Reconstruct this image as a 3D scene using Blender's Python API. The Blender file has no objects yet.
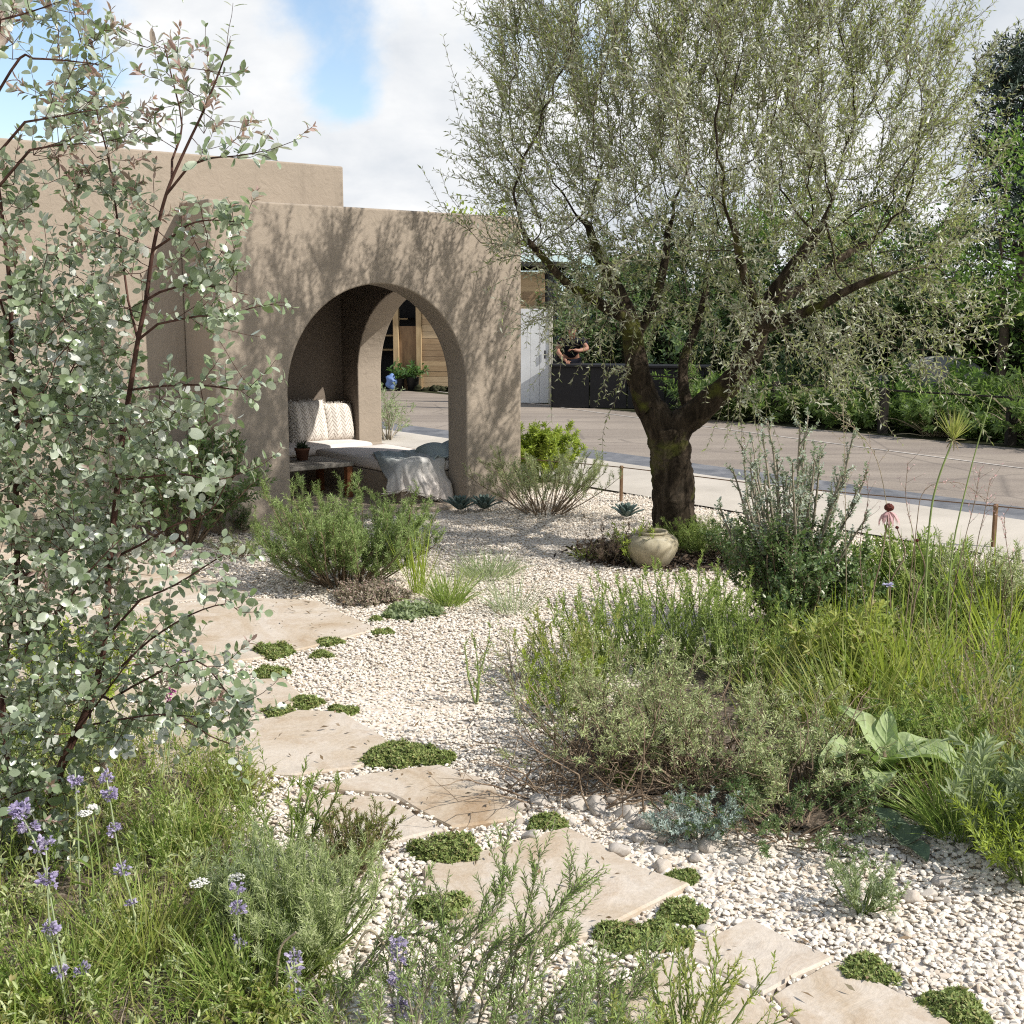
import bpy, bmesh, math
import numpy as np
from mathutils import Vector, Matrix

# ------------------------------------------------------------------ scene, camera, place
sc = bpy.context.scene
COL = sc.collection
F, HZ, CAMH = 1200.0, 310.0, 1.6
PITCH = math.atan((512 - HZ) / F)
cP, sP = math.cos(PITCH), math.sin(PITCH)
CAM = np.array([0, 0, CAMH])

def ray(px, py):
    return np.array([0, cP, -sP]) + np.array([1, 0, 0]) * (px - 512) / F - np.array([0, sP, cP]) * (py - 512) / F

def G(px, py, z=0.0):                      # where a sight line meets the ground
    d = ray(px, py)
    return CAM + d * ((z - CAMH) / d[2])

def AT(px, py, Y):                         # a point on a sight line at distance Y in front of the viewer
    d = ray(px, py)
    return CAM + d * (Y / d[1])

cam = bpy.data.cameras.new('camera')
cam_o = bpy.data.objects.new('camera', cam)
COL.objects.link(cam_o)
cam_o.location = (0, 0, CAMH)
cam_o.rotation_euler = (math.pi / 2 - PITCH, 0, 0)
cam.sensor_width = 36
cam.lens = 36 * F / 1024
cam.clip_start = 0.05
cam.clip_end = 3000
sc.camera = cam_o
sc.render.resolution_x = sc.render.resolution_y = 1024
sc.view_settings.view_transform = 'Standard'
sc.view_settings.look = 'None'
sc.view_settings.gamma = 1
sc.view_settings.exposure = EXPOSURE = 0.30
sc.cycles.use_denoising = False
sc.cycles.filter_width = 1.15
sc.cycles.max_bounces = 6
sc.cycles.diffuse_bounces = 3
sc.cycles.transmission_bounces = 4
sc.cycles.transparent_max_bounces = 6
sc.cycles.caustics_reflective = sc.cycles.caustics_refractive = False

# ------------------------------------------------------------------ object helpers
def tag(o, label=None, cat=None, group=None, kind=None):
    if label: o['label'] = label
    if cat: o['category'] = cat
    if group: o['group'] = group
    if kind: o['kind'] = kind
    return o

def thing(name, label, cat, loc=(0, 0, 0), rz=0.0, group=None, scale=1.0):
    o = bpy.data.objects.new(name, None)
    COL.objects.link(o)
    o.location = tuple(float(x) for x in loc)
    o.rotation_euler = (0, 0, rz)
    o.scale = (scale,) * 3 if np.isscalar(scale) else scale
    o.empty_display_size = 0.1
    return tag(o, label, cat, group)

def dup(root, loc, rz=0.0, label=None, scale=1.0):
    r = root.copy(); COL.objects.link(r)
    r.location = tuple(float(x) for x in loc); r.rotation_euler = (0, 0, rz)
    r.scale = (scale,) * 3 if np.isscalar(scale) else scale
    if label: r['label'] = label
    for ch in list(root.children):
        c = ch.copy(); COL.objects.link(c); c.parent = r
        for g in list(ch.children):
            d = g.copy(); COL.objects.link(d); d.parent = c
    return r

def mesh_obj(name, V, quads=None, tris=None, mat=None, parent=None, smooth=True):
    me = bpy.data.meshes.new(name)
    V = np.asarray(V, dtype=np.float32).reshape(-1, 3)
    quads = np.zeros((0, 4), np.int32) if quads is None else np.asarray(quads, np.int32).reshape(-1, 4)
    tris = np.zeros((0, 3), np.int32) if tris is None else np.asarray(tris, np.int32).reshape(-1, 3)
    me.vertices.add(len(V)); me.vertices.foreach_set('co', V.ravel())
    nl = quads.size + tris.size
    me.loops.add(nl)
    me.loops.foreach_set('vertex_index', np.concatenate([quads.ravel(), tris.ravel()]))
    npoly = len(quads) + len(tris)
    me.polygons.add(npoly)
    ls = np.concatenate([np.arange(len(quads)) * 4, quads.size + np.arange(len(tris)) * 3]).astype(np.int32)
    me.polygons.foreach_set('loop_start', ls)
    me.polygons.foreach_set('use_smooth', np.full(npoly, smooth))
    me.update(calc_edges=True)
    if mat: me.materials.append(mat)
    o = bpy.data.objects.new(name, me)
    COL.objects.link(o)
    if parent: o.parent = parent
    return o

def bm_obj(name, bm, mat=None, parent=None, smooth=False):
    me = bpy.data.meshes.new(name)
    bm.normal_update(); bm.to_mesh(me); bm.free()
    if smooth:
        me.polygons.foreach_set('use_smooth', np.full(len(me.polygons), True))
    if mat: me.materials.append(mat)
    o = bpy.data.objects.new(name, me); COL.objects.link(o)
    if parent: o.parent = parent
    return o

def bm_box(bm, x0, x1, y0, y1, z0, z1, bev=0.0, M=None):
    vs = [bm.verts.new((x, y, z)) for x in (x0, x1) for y in (y0, y1) for z in (z0, z1)]
    fs = [bm.faces.new([vs[i] for i in f]) for f in
          [(0, 1, 3, 2), (4, 6, 7, 5), (0, 4, 5, 1), (2, 3, 7, 6), (0, 2, 6, 4), (1, 5, 7, 3)]]
    if bev:
        es = list({e for f in fs for e in f.edges})
        r = bmesh.ops.bevel(bm, geom=es, offset=bev, segments=2, affect='EDGES', profile=0.5)
        vs = [v for v in r['verts']]
    if M is not None:
        bmesh.ops.transform(bm, matrix=M, verts=list({v for f in fs if f.is_valid for v in f.verts} | set(v for v in vs if v.is_valid)))
    return bm

def lathe(bm, prof, seg=40):
    rings = []
    for r, z in prof:
        rings.append([bm.verts.new((r * math.cos(2 * math.pi * i / seg), r * math.sin(2 * math.pi * i / seg), z)) for i in range(seg)])
    for a, b in zip(rings, rings[1:]):
        for i in range(seg):
            bm.faces.new((a[i], a[(i + 1) % seg], b[(i + 1) % seg], b[i]))
    bm.faces.new(list(reversed(rings[0])))
    return bm

def norm(a):
    a = np.asarray(a, float)
    return a / np.maximum(np.linalg.norm(a, axis=-1, keepdims=True), 1e-9)

# ------------------------------------------------------------------ material helpers
class NT:
    def __init__(s, name):
        s.m = bpy.data.materials.new(name); s.m.use_nodes = True
        s.t = s.m.node_tree; s.N = s.t.nodes; s.L = s.t.links
        s.out = s.N['Material Output']; s.p = s.N['Principled BSDF']
    def n(s, typ, **kw):
        x = s.N.new(typ)
        for k, v in kw.items():
            if k.startswith('i_'):
                x.inputs[k[2:].replace('_', ' ')].default_value = v
            else: setattr(x, k, v)
        return x
    def l(s, a, b): s.L.new(a, b)
    def ramp(s, fac, stops, interp='LINEAR'):
        r = s.n('ShaderNodeValToRGB'); e = r.color_ramp.elements; r.color_ramp.interpolation = interp
        while len(e) < len(stops): e.new(0.5)
        for el, (p, c) in zip(e, stops):
            el.position = p; el.color = (*c, 1) if len(c) == 3 else c
        s.l(fac, r.inputs[0]); return r.outputs[0]
    def noise(s, scale, detail=5, rough=0.55, vec=None, dist=0.0):
        x = s.n('ShaderNodeTexNoise'); x.inputs['Scale'].default_value = scale
        x.inputs['Detail'].default_value = detail; x.inputs['Roughness'].default_value = rough
        x.inputs['Distortion'].default_value = dist
        if vec is not None: s.l(vec, x.inputs['Vector'])
        return x.outputs['Fac']
    def pos(s):
        return s.n('ShaderNodeNewGeometry').outputs['Position']
    def obj(s):
        return s.n('ShaderNodeTexCoord').outputs['Object']
    def mix(s, fac, a, b, typ='MIX'):
        x = s.n('ShaderNodeMix', data_type='RGBA', blend_type=typ)
        for v, i in ((fac, 0), (a, 6), (b, 7)):
            if hasattr(v, 'links'): s.l(v, x.inputs[i])
            else: x.inputs[i].default_value = v if i == 0 else ((*v, 1) if len(v) == 3 else v)
        return x.outputs[2]
    def bump(s, h, strength=0.3, dist=0.01, prev=None):
        b = s.n('ShaderNodeBump'); b.inputs['Strength'].default_value = strength; b.inputs['Distance'].default_value = dist
        s.l(h, b.inputs['Height'])
        if prev is not None: s.l(prev, b.inputs['Normal'])
        return b.outputs[0]
    def base(s, c):
        if hasattr(c, 'links'): s.l(c, s.p.inputs['Base Color'])
        else: s.p.inputs['Base Color'].default_value = (*c, 1)
    def rough(s, v): s.p.inputs['Roughness'].default_value = v
    def spec(s, v): s.p.inputs['Specular IOR Level'].default_value = v
    def normal(s, x): s.l(x, s.p.inputs['Normal'])

def leaf_mat(name, cols, trans, tfac=0.35, rough=0.5, spec=0.3, noise=None):
    """cols: a few natural leaf colours, picked per leaf"""
    k = NT(name)
    g = k.n('ShaderNodeNewGeometry')
    c = k.ramp(g.outputs['Random Per Island'], [(i / max(1, len(cols) - 1), x) for i, x in enumerate(cols)])
    k.base(c); k.rough(rough); k.spec(spec)
    t = k.n('ShaderNodeBsdfTranslucent')
    tc = k.mix(0.6, c, trans)
    k.l(tc, t.inputs[0])
    mx = k.n('ShaderNodeMixShader'); mx.inputs[0].default_value = tfac
    k.l(k.p.outputs[0], mx.inputs[1]); k.l(t.outputs[0], mx.inputs[2]); k.l(mx.outputs[0], k.out.inputs[0])
    return k.m

def bark_mat(name, a, b, scale=20, bump=0.5, stretch=0.25):
    k = NT(name)
    m = k.n('ShaderNodeMapping'); m.inputs['Scale'].default_value = (1, 1, stretch)
    k.l(k.obj(), m.inputs[0])
    f = k.noise(scale, 6, 0.65, m.outputs[0])
    k.base(k.ramp(f, [(0.35, a), (0.65, b)])); k.rough(0.9); k.spec(0.15)
    if bump: k.normal(k.bump(f, bump, 0.02))
    return k.m

def plain_mat(name, c, rough=0.6, spec=0.3, var=0.15, scale=8, bump=0.0):
    k = NT(name)
    f = k.noise(scale, 5, 0.6, k.obj())
    lo = tuple(x * (1 - var) for x in c); hi = tuple(min(1, x * (1 + var)) for x in c)
    k.base(k.ramp(f, [(0.3, lo), (0.7, hi)])); k.rough(rough); k.spec(spec)
    if bump: k.normal(k.bump(f, bump, 0.01))
    return k.m

# ------------------------------------------------------------------ light and sky
SUN_EL = math.radians(43); SUN_AZ = math.radians(-19)
SUN_DIR = np.array([math.cos(SUN_AZ) * math.cos(SUN_EL), math.sin(SUN_AZ) * math.cos(SUN_EL), math.sin(SUN_EL)])
sun = bpy.data.lights.new('sun', 'SUN'); sun.energy = 5.0; sun.angle = math.radians(0.55); sun.color = (1.0, 0.94, 0.865)
sun_o = bpy.data.objects.new('sun', sun); COL.objects.link(sun_o)
sun_o.rotation_euler = Vector(SUN_DIR).to_track_quat('Z', 'Y').to_euler()

w = bpy.data.worlds.new('World'); sc.world = w; w.use_nodes = True
wt = w.node_tree; wt.nodes.clear()
class WK(NT):
    def __init__(s): s.t = wt; s.N = wt.nodes; s.L = wt.links
k = WK()
wo = k.n('ShaderNodeOutputWorld'); bg = k.n('ShaderNodeBackground'); k.l(bg.outputs[0], wo.inputs[0])
sky = k.n('ShaderNodeTexSky', sky_type='NISHITA'); sky.sun_disc = False
sky.sun_elevation = SUN_EL; sky.sun_rotation = math.atan2(SUN_DIR[0], SUN_DIR[1])
sky.air_density = 1.0; sky.dust_density = 0.6; sky.ozone_density = 1.2
SKY_STRENGTH = 0.11
bg.inputs[1].default_value = SKY_STRENGTH
tc = k.n('ShaderNodeTexCoord')
sep = k.n('ShaderNodeSeparateXYZ'); k.l(tc.outputs['Generated'], sep.inputs[0])
def math_node(op, a, b=None, clamp=False):
    x = k.n('ShaderNodeMath', operation=op); x.use_clamp = clamp
    for i, v in enumerate((a, b)):
        if v is None: continue
        if hasattr(v, 'links'): k.l(v, x.inputs[i])
        else: x.inputs[i].default_value = v
    return x.outputs[0]
# clouds lie on a flat layer: direction / height, so they draw together towards the horizon
zz = math_node('ADD', math_node('MAXIMUM', sep.outputs[2], 0.0), 0.45)
cx = math_node('DIVIDE', sep.outputs[0], zz); cy = math_node('DIVIDE', sep.outputs[1], zz)
cmb = k.n('ShaderNodeCombineXYZ'); k.l(cx, cmb.inputs[0]); k.l(cy, cmb.inputs[1])
mapn = k.n('ShaderNodeMapping'); mapn.inputs['Location'].default_value = (3.1, 7.4, 0.0); k.l(cmb.outputs[0], mapn.inputs[0])
n1 = k.noise(3.2, 10, 0.58, mapn.outputs[0], 0.3)
n2 = k.noise(2.4, 6, 0.5, mapn.outputs[0], 0.2)
n3 = k.noise(7.0, 6, 0.6, mapn.outputs[0], 0.2)
# breaks in the cloud, at fixed bearings in the sky
gap = None
for (gx, gy, rad, amt) in [(330, -5, 0.05, 0.75), (352, 70, 0.035, 0.5), (335, 110, 0.03, 0.42), (10, 30, 0.07, 0.62), (-120, 100, 0.12, 0.4), (560, -60, 0.08, 0.5), (1500, -300, 0.5, 0.5), (-500, -400, 0.5, 0.5)]:
    d = norm(ray(gx, gy))
    vm = k.n('ShaderNodeVectorMath', operation='DISTANCE'); k.l(tc.outputs['Generated'], vm.inputs[0]); vm.inputs[1].default_value = tuple(d)
    q = math_node('DIVIDE', vm.outputs['Value'], rad)
    q = math_node('MULTIPLY', math_node('EXPONENT', math_node('MULTIPLY', math_node('MULTIPLY', q, q), -1.0)), amt * 0.55)
    gap = q if gap is None else math_node('ADD', gap, q)
# overhead the cover thins
zen = math_node('MULTIPLY', math_node('SUBTRACT', sep.outputs[2], 0.30, True), 0.9)
cov = math_node('SUBTRACT', math_node('SUBTRACT', math_node('ADD', n1, 0.15), gap), zen)
mask = k.ramp(cov, [(0.16, (0, 0, 0)), (0.40, (1, 1, 1))], 'EASE')
shade = math_node('ADD', math_node('MULTIPLY', n2, 0.72), math_node('MULTIPLY', n3, 0.28))
ccol = k.ramp(shade, [(0.36, (4.5, 4.95, 5.5)), (0.49, (6.3, 6.5, 6.75)), (0.62, (7.9, 7.9, 7.85))])
skyc = k.mix(1.0, sky.outputs[0], (1.5, 1.45, 1.4), 'MULTIPLY')
k.l(k.mix(mask, skyc, ccol), bg.inputs[0])

# ------------------------------------------------------------------ the building's own frame
A0 = G(222, 537); B0 = G(521, 500)
U = norm(B0 - A0); VV = np.array([-U[1], U[0], 0.0])
def P(s, v, z=0.0): return A0 + U * s + VV * v + np.array([0, 0, z])
BM = Matrix(((U[0], VV[0], 0, A0[0]), (U[1], VV[1], 0, A0[1]), (0, 0, 1, 0), (0, 0, 0, 1)))
BROT = math.atan2(U[1], U[0])

def stucco(name, c):
    k = NT(name)
    p = k.pos()
    f1 = k.noise(3.0, 5, 0.6, p, 0.6); f2 = k.noise(14, 6, 0.65, p, 0.8); f3 = k.noise(90, 3, 0.6, p)
    col = k.ramp(f1, [(0.3, tuple(x * 0.93 for x in c)), (0.7, tuple(x * 1.06 for x in c))])
    # thin rain marks and grubby splash band near the ground
    sp = k.n('ShaderNodeSeparateXYZ'); k.l(p, sp.inputs[0])
    mr = k.n('ShaderNodeMapRange'); k.l(sp.outputs[2], mr.inputs[0]); mr.inputs[1].default_value = 0.28; mr.inputs[2].default_value = 0.0
    mm = k.n('ShaderNodeMath', operation='MULTIPLY'); k.l(mr.outputs[0], mm.inputs[0]); k.l(f2, mm.inputs[1])
    col = k.mix(mm.outputs[0], col, tuple(x * 0.72 for x in c))
    # rain streaks below the parapet and a few hairline cracks
    ms = k.n('ShaderNodeMapping'); ms.inputs['Scale'].default_value = (9, 9, .35); k.l(p, ms.inputs[0]); st = k.noise(1.6, 5, .6, ms.outputs[0])
    top = k.n('ShaderNodeMapRange'); k.l(sp.outputs[2], top.inputs[0]); top.inputs[1].default_value = 1.2; top.inputs[2].default_value = 2.6
    sm = k.n('ShaderNodeMath', operation='MULTIPLY'); k.l(top.outputs[0], sm.inputs[0]); k.l(k.ramp(st, [(.55, (0, 0, 0)), (.75, (.5, .5, .5))]), sm.inputs[1])
    col = k.mix(sm.outputs[0], col, tuple(x * 0.74 for x in c))
    cv = k.n('ShaderNodeTexVoronoi', feature='DISTANCE_TO_EDGE'); cv.inputs['Scale'].default_value = .9
    wv = k.n('ShaderNodeVectorMath', operation='ADD'); k.l(p, wv.inputs[0]); nv = k.n('ShaderNodeTexNoise'); nv.inputs['Scale'].default_value = 2.2; nv.inputs['Detail'].default_value = 6; k.l(p, nv.inputs['Vector']); k.l(nv.outputs['Color'], wv.inputs[1]); k.l(wv.outputs[0], cv.inputs['Vector'])
    col = k.mix(k.ramp(cv.outputs['Distance'], [(0.0, (.38, .38, .38)), (.0035, (0, 0, 0))]), col, tuple(x * .45 for x in c))
    k.base(col); k.rough(0.92); k.spec(0.2)
    v = k.n('ShaderNodeTexVoronoi', feature='SMOOTH_F1'); v.inputs['Scale'].default_value = 5.5; k.l(p, v.inputs['Vector'])
    h = k.ramp(f2, [(0.42, (0, 0, 0)), (0.62, (1, 1, 1))])
    b = k.bump(h, 0.24, 0.010); b = k.bump(v.outputs['Distance'], 0.10, 0.02, b); b = k.bump(f3, 0.08, 0.003, b)
    k.normal(b)
    return k.m
M_STUCCO = stucco('earth_render', (0.315, 0.268, 0.215))
M_STUCCO_SHADED = stucco('inner_render_shaded', (0.175, 0.145, 0.118))  # earth render darkened: the alcove's shade is put into the colour

TH, WALL_W, WALL_D, WALL_H = 0.27, 2.737, 2.77, 2.352
def box_obj(name, x0, x1, y0, y1, z0, z1):
    bm = bmesh.new(); bm_box(bm, x0, x1, y0, y1, z0, z1); bmesh.ops.recalc_face_normals(bm, faces=bm.faces[:]); return bm_obj(name, bm)
def arch_cut(name, c, r, spring, z0, y0, y1, rise=None):
    rise = rise or r
    pts = [(c - r, z0), (c + r, z0)] + [(c + r * math.cos(a), spring + rise * math.sin(a)) for a in np.linspace(0, math.pi, 49)]
    bm = bmesh.new()
    a = [bm.verts.new((x, y0, z)) for x, z in pts]; b = [bm.verts.new((x, y1, z)) for x, z in pts]
    bm.faces.new(a); bm.faces.new(list(reversed(b)))
    n = len(pts)
    for i in range(n): bm.faces.new((a[i], b[i], b[(i + 1) % n], a[(i + 1) % n]))
    bmesh.ops.recalc_face_normals(bm, faces=bm.faces[:])
    return bm_obj(name, bm)
outer = box_obj('walls', 0, WALL_W, 0, WALL_D, -0.15, WALL_H)
cut = [box_obj('c1', TH, WALL_W - TH, TH, 2.5, 0.012, 2.12),
       arch_cut('c2', 1.365, 0.805, 0.985, 0.012, -0.2, TH + 0.05, 0.81)]
c3 = arch_cut('c3', 1.285, 0.915, 0.985, 0.30, -0.1, TH + 0.05, 0.81)
# side arch: turn the cutter so that it runs through the right-hand wall
me = c3.data
for vtx in me.vertices:
    x, y, z = vtx.co
    vtx.co = (WALL_W + 0.1 - (y + 0.1) - 0.0, x, z)
me.flip_normals() if False else None
bm = bmesh.new(); bm.from_mesh(me); bmesh.ops.recalc_face_normals(bm, faces=bm.faces[:]); bm.to_mesh(me); bm.free()
cut.append(c3)
for c in cut:
    md = outer.modifiers.new('b', 'BOOLEAN'); md.operation = 'DIFFERENCE'; md.solver = 'EXACT'; md.object = c
bpy.context.view_layer.update()
me = bpy.data.meshes.new_from_object(outer.evaluated_get(bpy.context.evaluated_depsgraph_get()))
outer.modifiers.clear(); outer.data = me
for c in cut: bpy.data.objects.remove(c)
me.materials.clear(); me.materials.append(M_STUCCO); me.materials.append(M_STUCCO_SHADED)
for pg in me.polygons:                      # shade inside the seat recess, painted in as a darker colour
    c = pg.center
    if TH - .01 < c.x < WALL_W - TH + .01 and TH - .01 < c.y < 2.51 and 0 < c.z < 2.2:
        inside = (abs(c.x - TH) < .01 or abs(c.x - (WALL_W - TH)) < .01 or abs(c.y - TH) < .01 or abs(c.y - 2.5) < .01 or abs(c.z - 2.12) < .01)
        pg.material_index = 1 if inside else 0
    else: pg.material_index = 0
bv = outer.modifiers.new('round', 'BEVEL'); bv.width = 0.014; bv.segments = 3; bv.limit_method = 'ANGLE'; bv.angle_limit = math.radians(50)
building = thing('garden_pavilion', 'earth brown rendered garden building with arched openings and seat inside', 'building', A0 * [1, 1, 0], BROT)
outer.parent = building
# taller block behind: an L in elevation, standing on the pavilion's roof at its right end
bm = bmesh.new()
pts = [(-9, -0.15), (0.0, -0.15), (0.0, WALL_H - 0.006), (1.345, WALL_H - 0.006), (1.345, 2.70), (-9, 2.70)]
a = [bm.verts.new((x, 0.475, z)) for x, z in pts]; b = [bm.verts.new((x, 2.762, z)) for x, z in pts]
bm.faces.new(a); bm.faces.new(list(reversed(b)))
for i in range(len(pts)): bm.faces.new((a[i], b[i], b[(i + 1) % 6], a[(i + 1) % 6]))
bmesh.ops.recalc_face_normals(bm, faces=bm.faces[:])
tall = bm_obj('upper_block', bm, M_STUCCO, building)
bv = tall.modifiers.new('round', 'BEVEL'); bv.width = 0.014; bv.segments = 3; bv.limit_method = 'ANGLE'; bv.angle_limit = math.radians(50)
# seat base round two sides, in render
bm = bmesh.new(); bm_box(bm, 1.70, WALL_W - TH - 0.002, TH + 0.004, 2.497, 0.014, 0.265, 0.008)
bm_obj('seat_base', bm, M_STUCCO, building)
bm = bmesh.new(); bm_box(bm, TH + 0.002, 1.698, 1.86, 2.495, 0.014, 0.263, 0.008)
bm_obj('seat_base', bm, M_STUCCO, building)
# floor slab inside, with its step edge at the front arch
M_STONE_FLOOR = plain_mat('pale_floor_stone', (0.42, 0.35, 0.27), 0.8, 0.2, 0.15, 5, 0.2)
bm = bmesh.new(); bm_box(bm, 0.575, 2.155, -0.05, 1.855, 0.0, 0.03, 0.006)
bm_obj('floor_slab', bm, M_STONE_FLOOR, building)
# ------------------------------------------------------------------ ground, paths, road
def poly_sheet(name, pts, z, mat, thick=0.0):
    bm = bmesh.new()
    vs = [bm.verts.new((p[0], p[1], z)) for p in pts]
    f = bm.faces.new(vs)
    f.normal_update()
    if f.normal.z < 0: f.normal_flip()
    if thick:
        r = bmesh.ops.extrude_face_region(bm, geom=[f])
        nv = [e for e in r['geom'] if isinstance(e, bmesh.types.BMVert)]
        bmesh.ops.translate(bm, verts=nv, vec=(0, 0, thick))
        bmesh.ops.recalc_face_normals(bm, faces=bm.faces[:])
    return bm_obj(name, bm, mat)

def gravel_ground():
    k = NT('gravel_bed')
    p = k.pos()
    v = k.n('ShaderNodeTexVoronoi'); v.inputs['Scale'].default_value = 42; k.l(p, v.inputs['Vector'])
    f = k.noise(1.4, 5, 0.6, p)
    c = k.ramp(v.outputs['Color'], [(0.0, (0.48, 0.405, 0.32)), (0.4, (0.60, 0.53, 0.445)), (1.0, (0.69, 0.63, 0.555))])
    c = k.mix(k.ramp(f, [(0.55, (0, 0, 0)), (0.75, (0.5, 0.5, 0.5))]), c, (0.33, 0.26, 0.19))
    k.base(c); k.rough(0.9); k.spec(0.15)
    k.normal(k.bump(v.outputs['Distance'], 0.5, 0.012))
    return k.m
ground_m = gravel_ground()
gnd = poly_sheet('ground', [(-400, -60), (400, -60), (400, 900), (-400, 900)], 0.0, ground_m)
tag(gnd, kind='structure')

def line_pts(a, b): return G(*a), G(*b)
def ext(a, b, l0=60, l1=60):
    d = norm(b - a); return a - d * l0, b + d * l1
RD = np.array([math.cos(math.radians(-51.5)), math.sin(math.radians(-51.5)), 0.0])   # the way the road runs
def road_edge(p, q):
    m = (G(*p) + G(*q)) / 2
    return m - RD * 60, m + RD * 22
far_a, far_b = road_edge((400, 391.5), (1024, 448))
str_a, str_b = road_edge((640, 456), (1015, 509))
edge_a, edge_b = road_edge((600, 462), (1015, 520))
path_a, path_b = road_edge((630, 490), (745, 521))

kr = NT('worn_tarmac')
p = kr.pos(); f = kr.noise(0.8, 6, 0.6, p); f2 = kr.noise(60, 4, 0.6, p)
mr_ = kr.n('ShaderNodeMapping'); mr_.inputs['Rotation'].default_value = (0, 0, math.radians(51.5)); mr_.inputs['Scale'].default_value = (.12, 1.6, 1); kr.l(p, mr_.inputs[0])
fs = kr.noise(1.3, 6, .6, mr_.outputs[0], .4)
c = kr.ramp(f, [(0.3, (0.22, 0.185, 0.145)), (0.7, (0.335, 0.285, 0.23))])
c = kr.mix(kr.ramp(fs, [(.42, (.65, .65, .65)), (.58, (0, 0, 0))]), c, (.17, .14, .115))
vt = kr.n('ShaderNodeTexVoronoi', feature='DISTANCE_TO_EDGE'); vt.inputs['Scale'].default_value = .45; kr.l(p, vt.inputs['Vector'])
c = kr.mix(kr.ramp(vt.outputs['Distance'], [(0, (.7, .7, .7)), (.012, (0, 0, 0))]), c, (.10, .085, .07))
kr.base(kr.mix(0.3, c, kr.ramp(f2, [(0.3, (0.12, 0.10, 0.09)), (0.7, (0.38, 0.34, 0.30))]))); kr.rough(0.9); kr.spec(0.2)
kr.normal(kr.bump(f2, 0.4, 0.01))
tag(poly_sheet('road', [str_a, str_b, far_b, far_a], 0.008, kr.m), kind='structure')
kg = NT('dark_gutter')
p = kg.pos(); f = kg.noise(3, 6, 0.65, p, 1.0)
kg.base(kg.ramp(f, [(0.35, (0.085, 0.09, 0.10)), (0.7, (0.20, 0.20, 0.205))])); kg.rough(0.7)
tag(poly_sheet('road_gutter', [edge_a, edge_b, str_b, str_a], 0.012, kg.m), kind='structure')
kp = NT('pale_concrete')
p = kp.pos(); f = kp.noise(1.2, 6, 0.6, p); f2 = kp.noise(40, 3, 0.6, p)
kp.base(kp.ramp(f, [(0.3, (0.38, 0.345, 0.29)), (0.7, (0.53, 0.485, 0.415))])); kp.rough(0.85); kp.normal(kp.bump(f2, 0.2, 0.004))
tag(poly_sheet('pavement', [path_a, path_b, edge_b, edge_a], 0.016, kp.m), kind='structure')
# painted line on the road
la, lb = G(850, 446.5), G(1024, 469.5)
d = norm(lb - la); nrm = np.array([-d[1], d[0], 0]) * 0.02
M_LINE = plain_mat('road_paint', (0.46, 0.43, 0.39), 0.8, 0.2, 0.3, 3)
tag(poly_sheet('road_line', [la - d * 30 - nrm, lb + d * 30 - nrm, lb + d * 30 + nrm, la - d * 30 + nrm], 0.013, M_LINE), kind='structure')
# verge beyond the road
va, vb = far_a, far_b
nn = norm(np.array([-(vb - va)[1], (vb - va)[0], 0]))
M_SOIL = plain_mat('dark_soil', (0.036, 0.038, 0.022), 1.0, 0.0, 0.4, 6, 0.5)
tag(poly_sheet('verge', [va - RD * 500, vb + RD * 700, vb + RD * 700 + nn * 1500, va - RD * 500 + nn * 1500], 0.01, M_SOIL), kind='structure')

# sandstone
def sandstone():
    k = NT('sandstone')
    p = k.pos()
    oi = k.n('ShaderNodeObjectInfo').outputs['Random']
    ad = k.n('ShaderNodeVectorMath', operation='ADD'); k.l(p, ad.inputs[0])
    sc_ = k.n('ShaderNodeVectorMath', operation='SCALE'); sc_.inputs[0].default_value = (13, 7, 3); k.l(oi, sc_.inputs[3]); k.l(sc_.outputs[0], ad.inputs[1])
    q = ad.outputs[0]
    f1 = k.noise(1.6, 7, 0.62, q, 1.6); f2 = k.noise(5, 7, 0.7, q, 0.8); f3 = k.noise(70, 4, 0.6, q)
    c = k.ramp(f1, [(0.28, (0.31, 0.215, 0.125)), (0.40, (0.42, 0.34, 0.245)), (0.58, (0.52, 0.46, 0.385)), (0.8, (0.36, 0.32, 0.275))])
    c = k.mix(k.ramp(f2, [(0.5, (0, 0, 0)), (0.74, (0.7, 0.7, 0.7))]), c, (0.34, 0.24, 0.145))
    c = k.mix(0.12, c, k.ramp(f3, [(0.3, (0.2, 0.16, 0.12)), (0.7, (0.8, 0.76, 0.7))]))
    k.base(c); k.rough(0.85); k.spec(0.2)
    b = k.bump(f2, 0.35, 0.02); k.normal(k.bump(f3, 0.25, 0.004, b))
    return k.m
M_SAND = sandstone()
rngs = np.random.default_rng(5)
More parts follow.
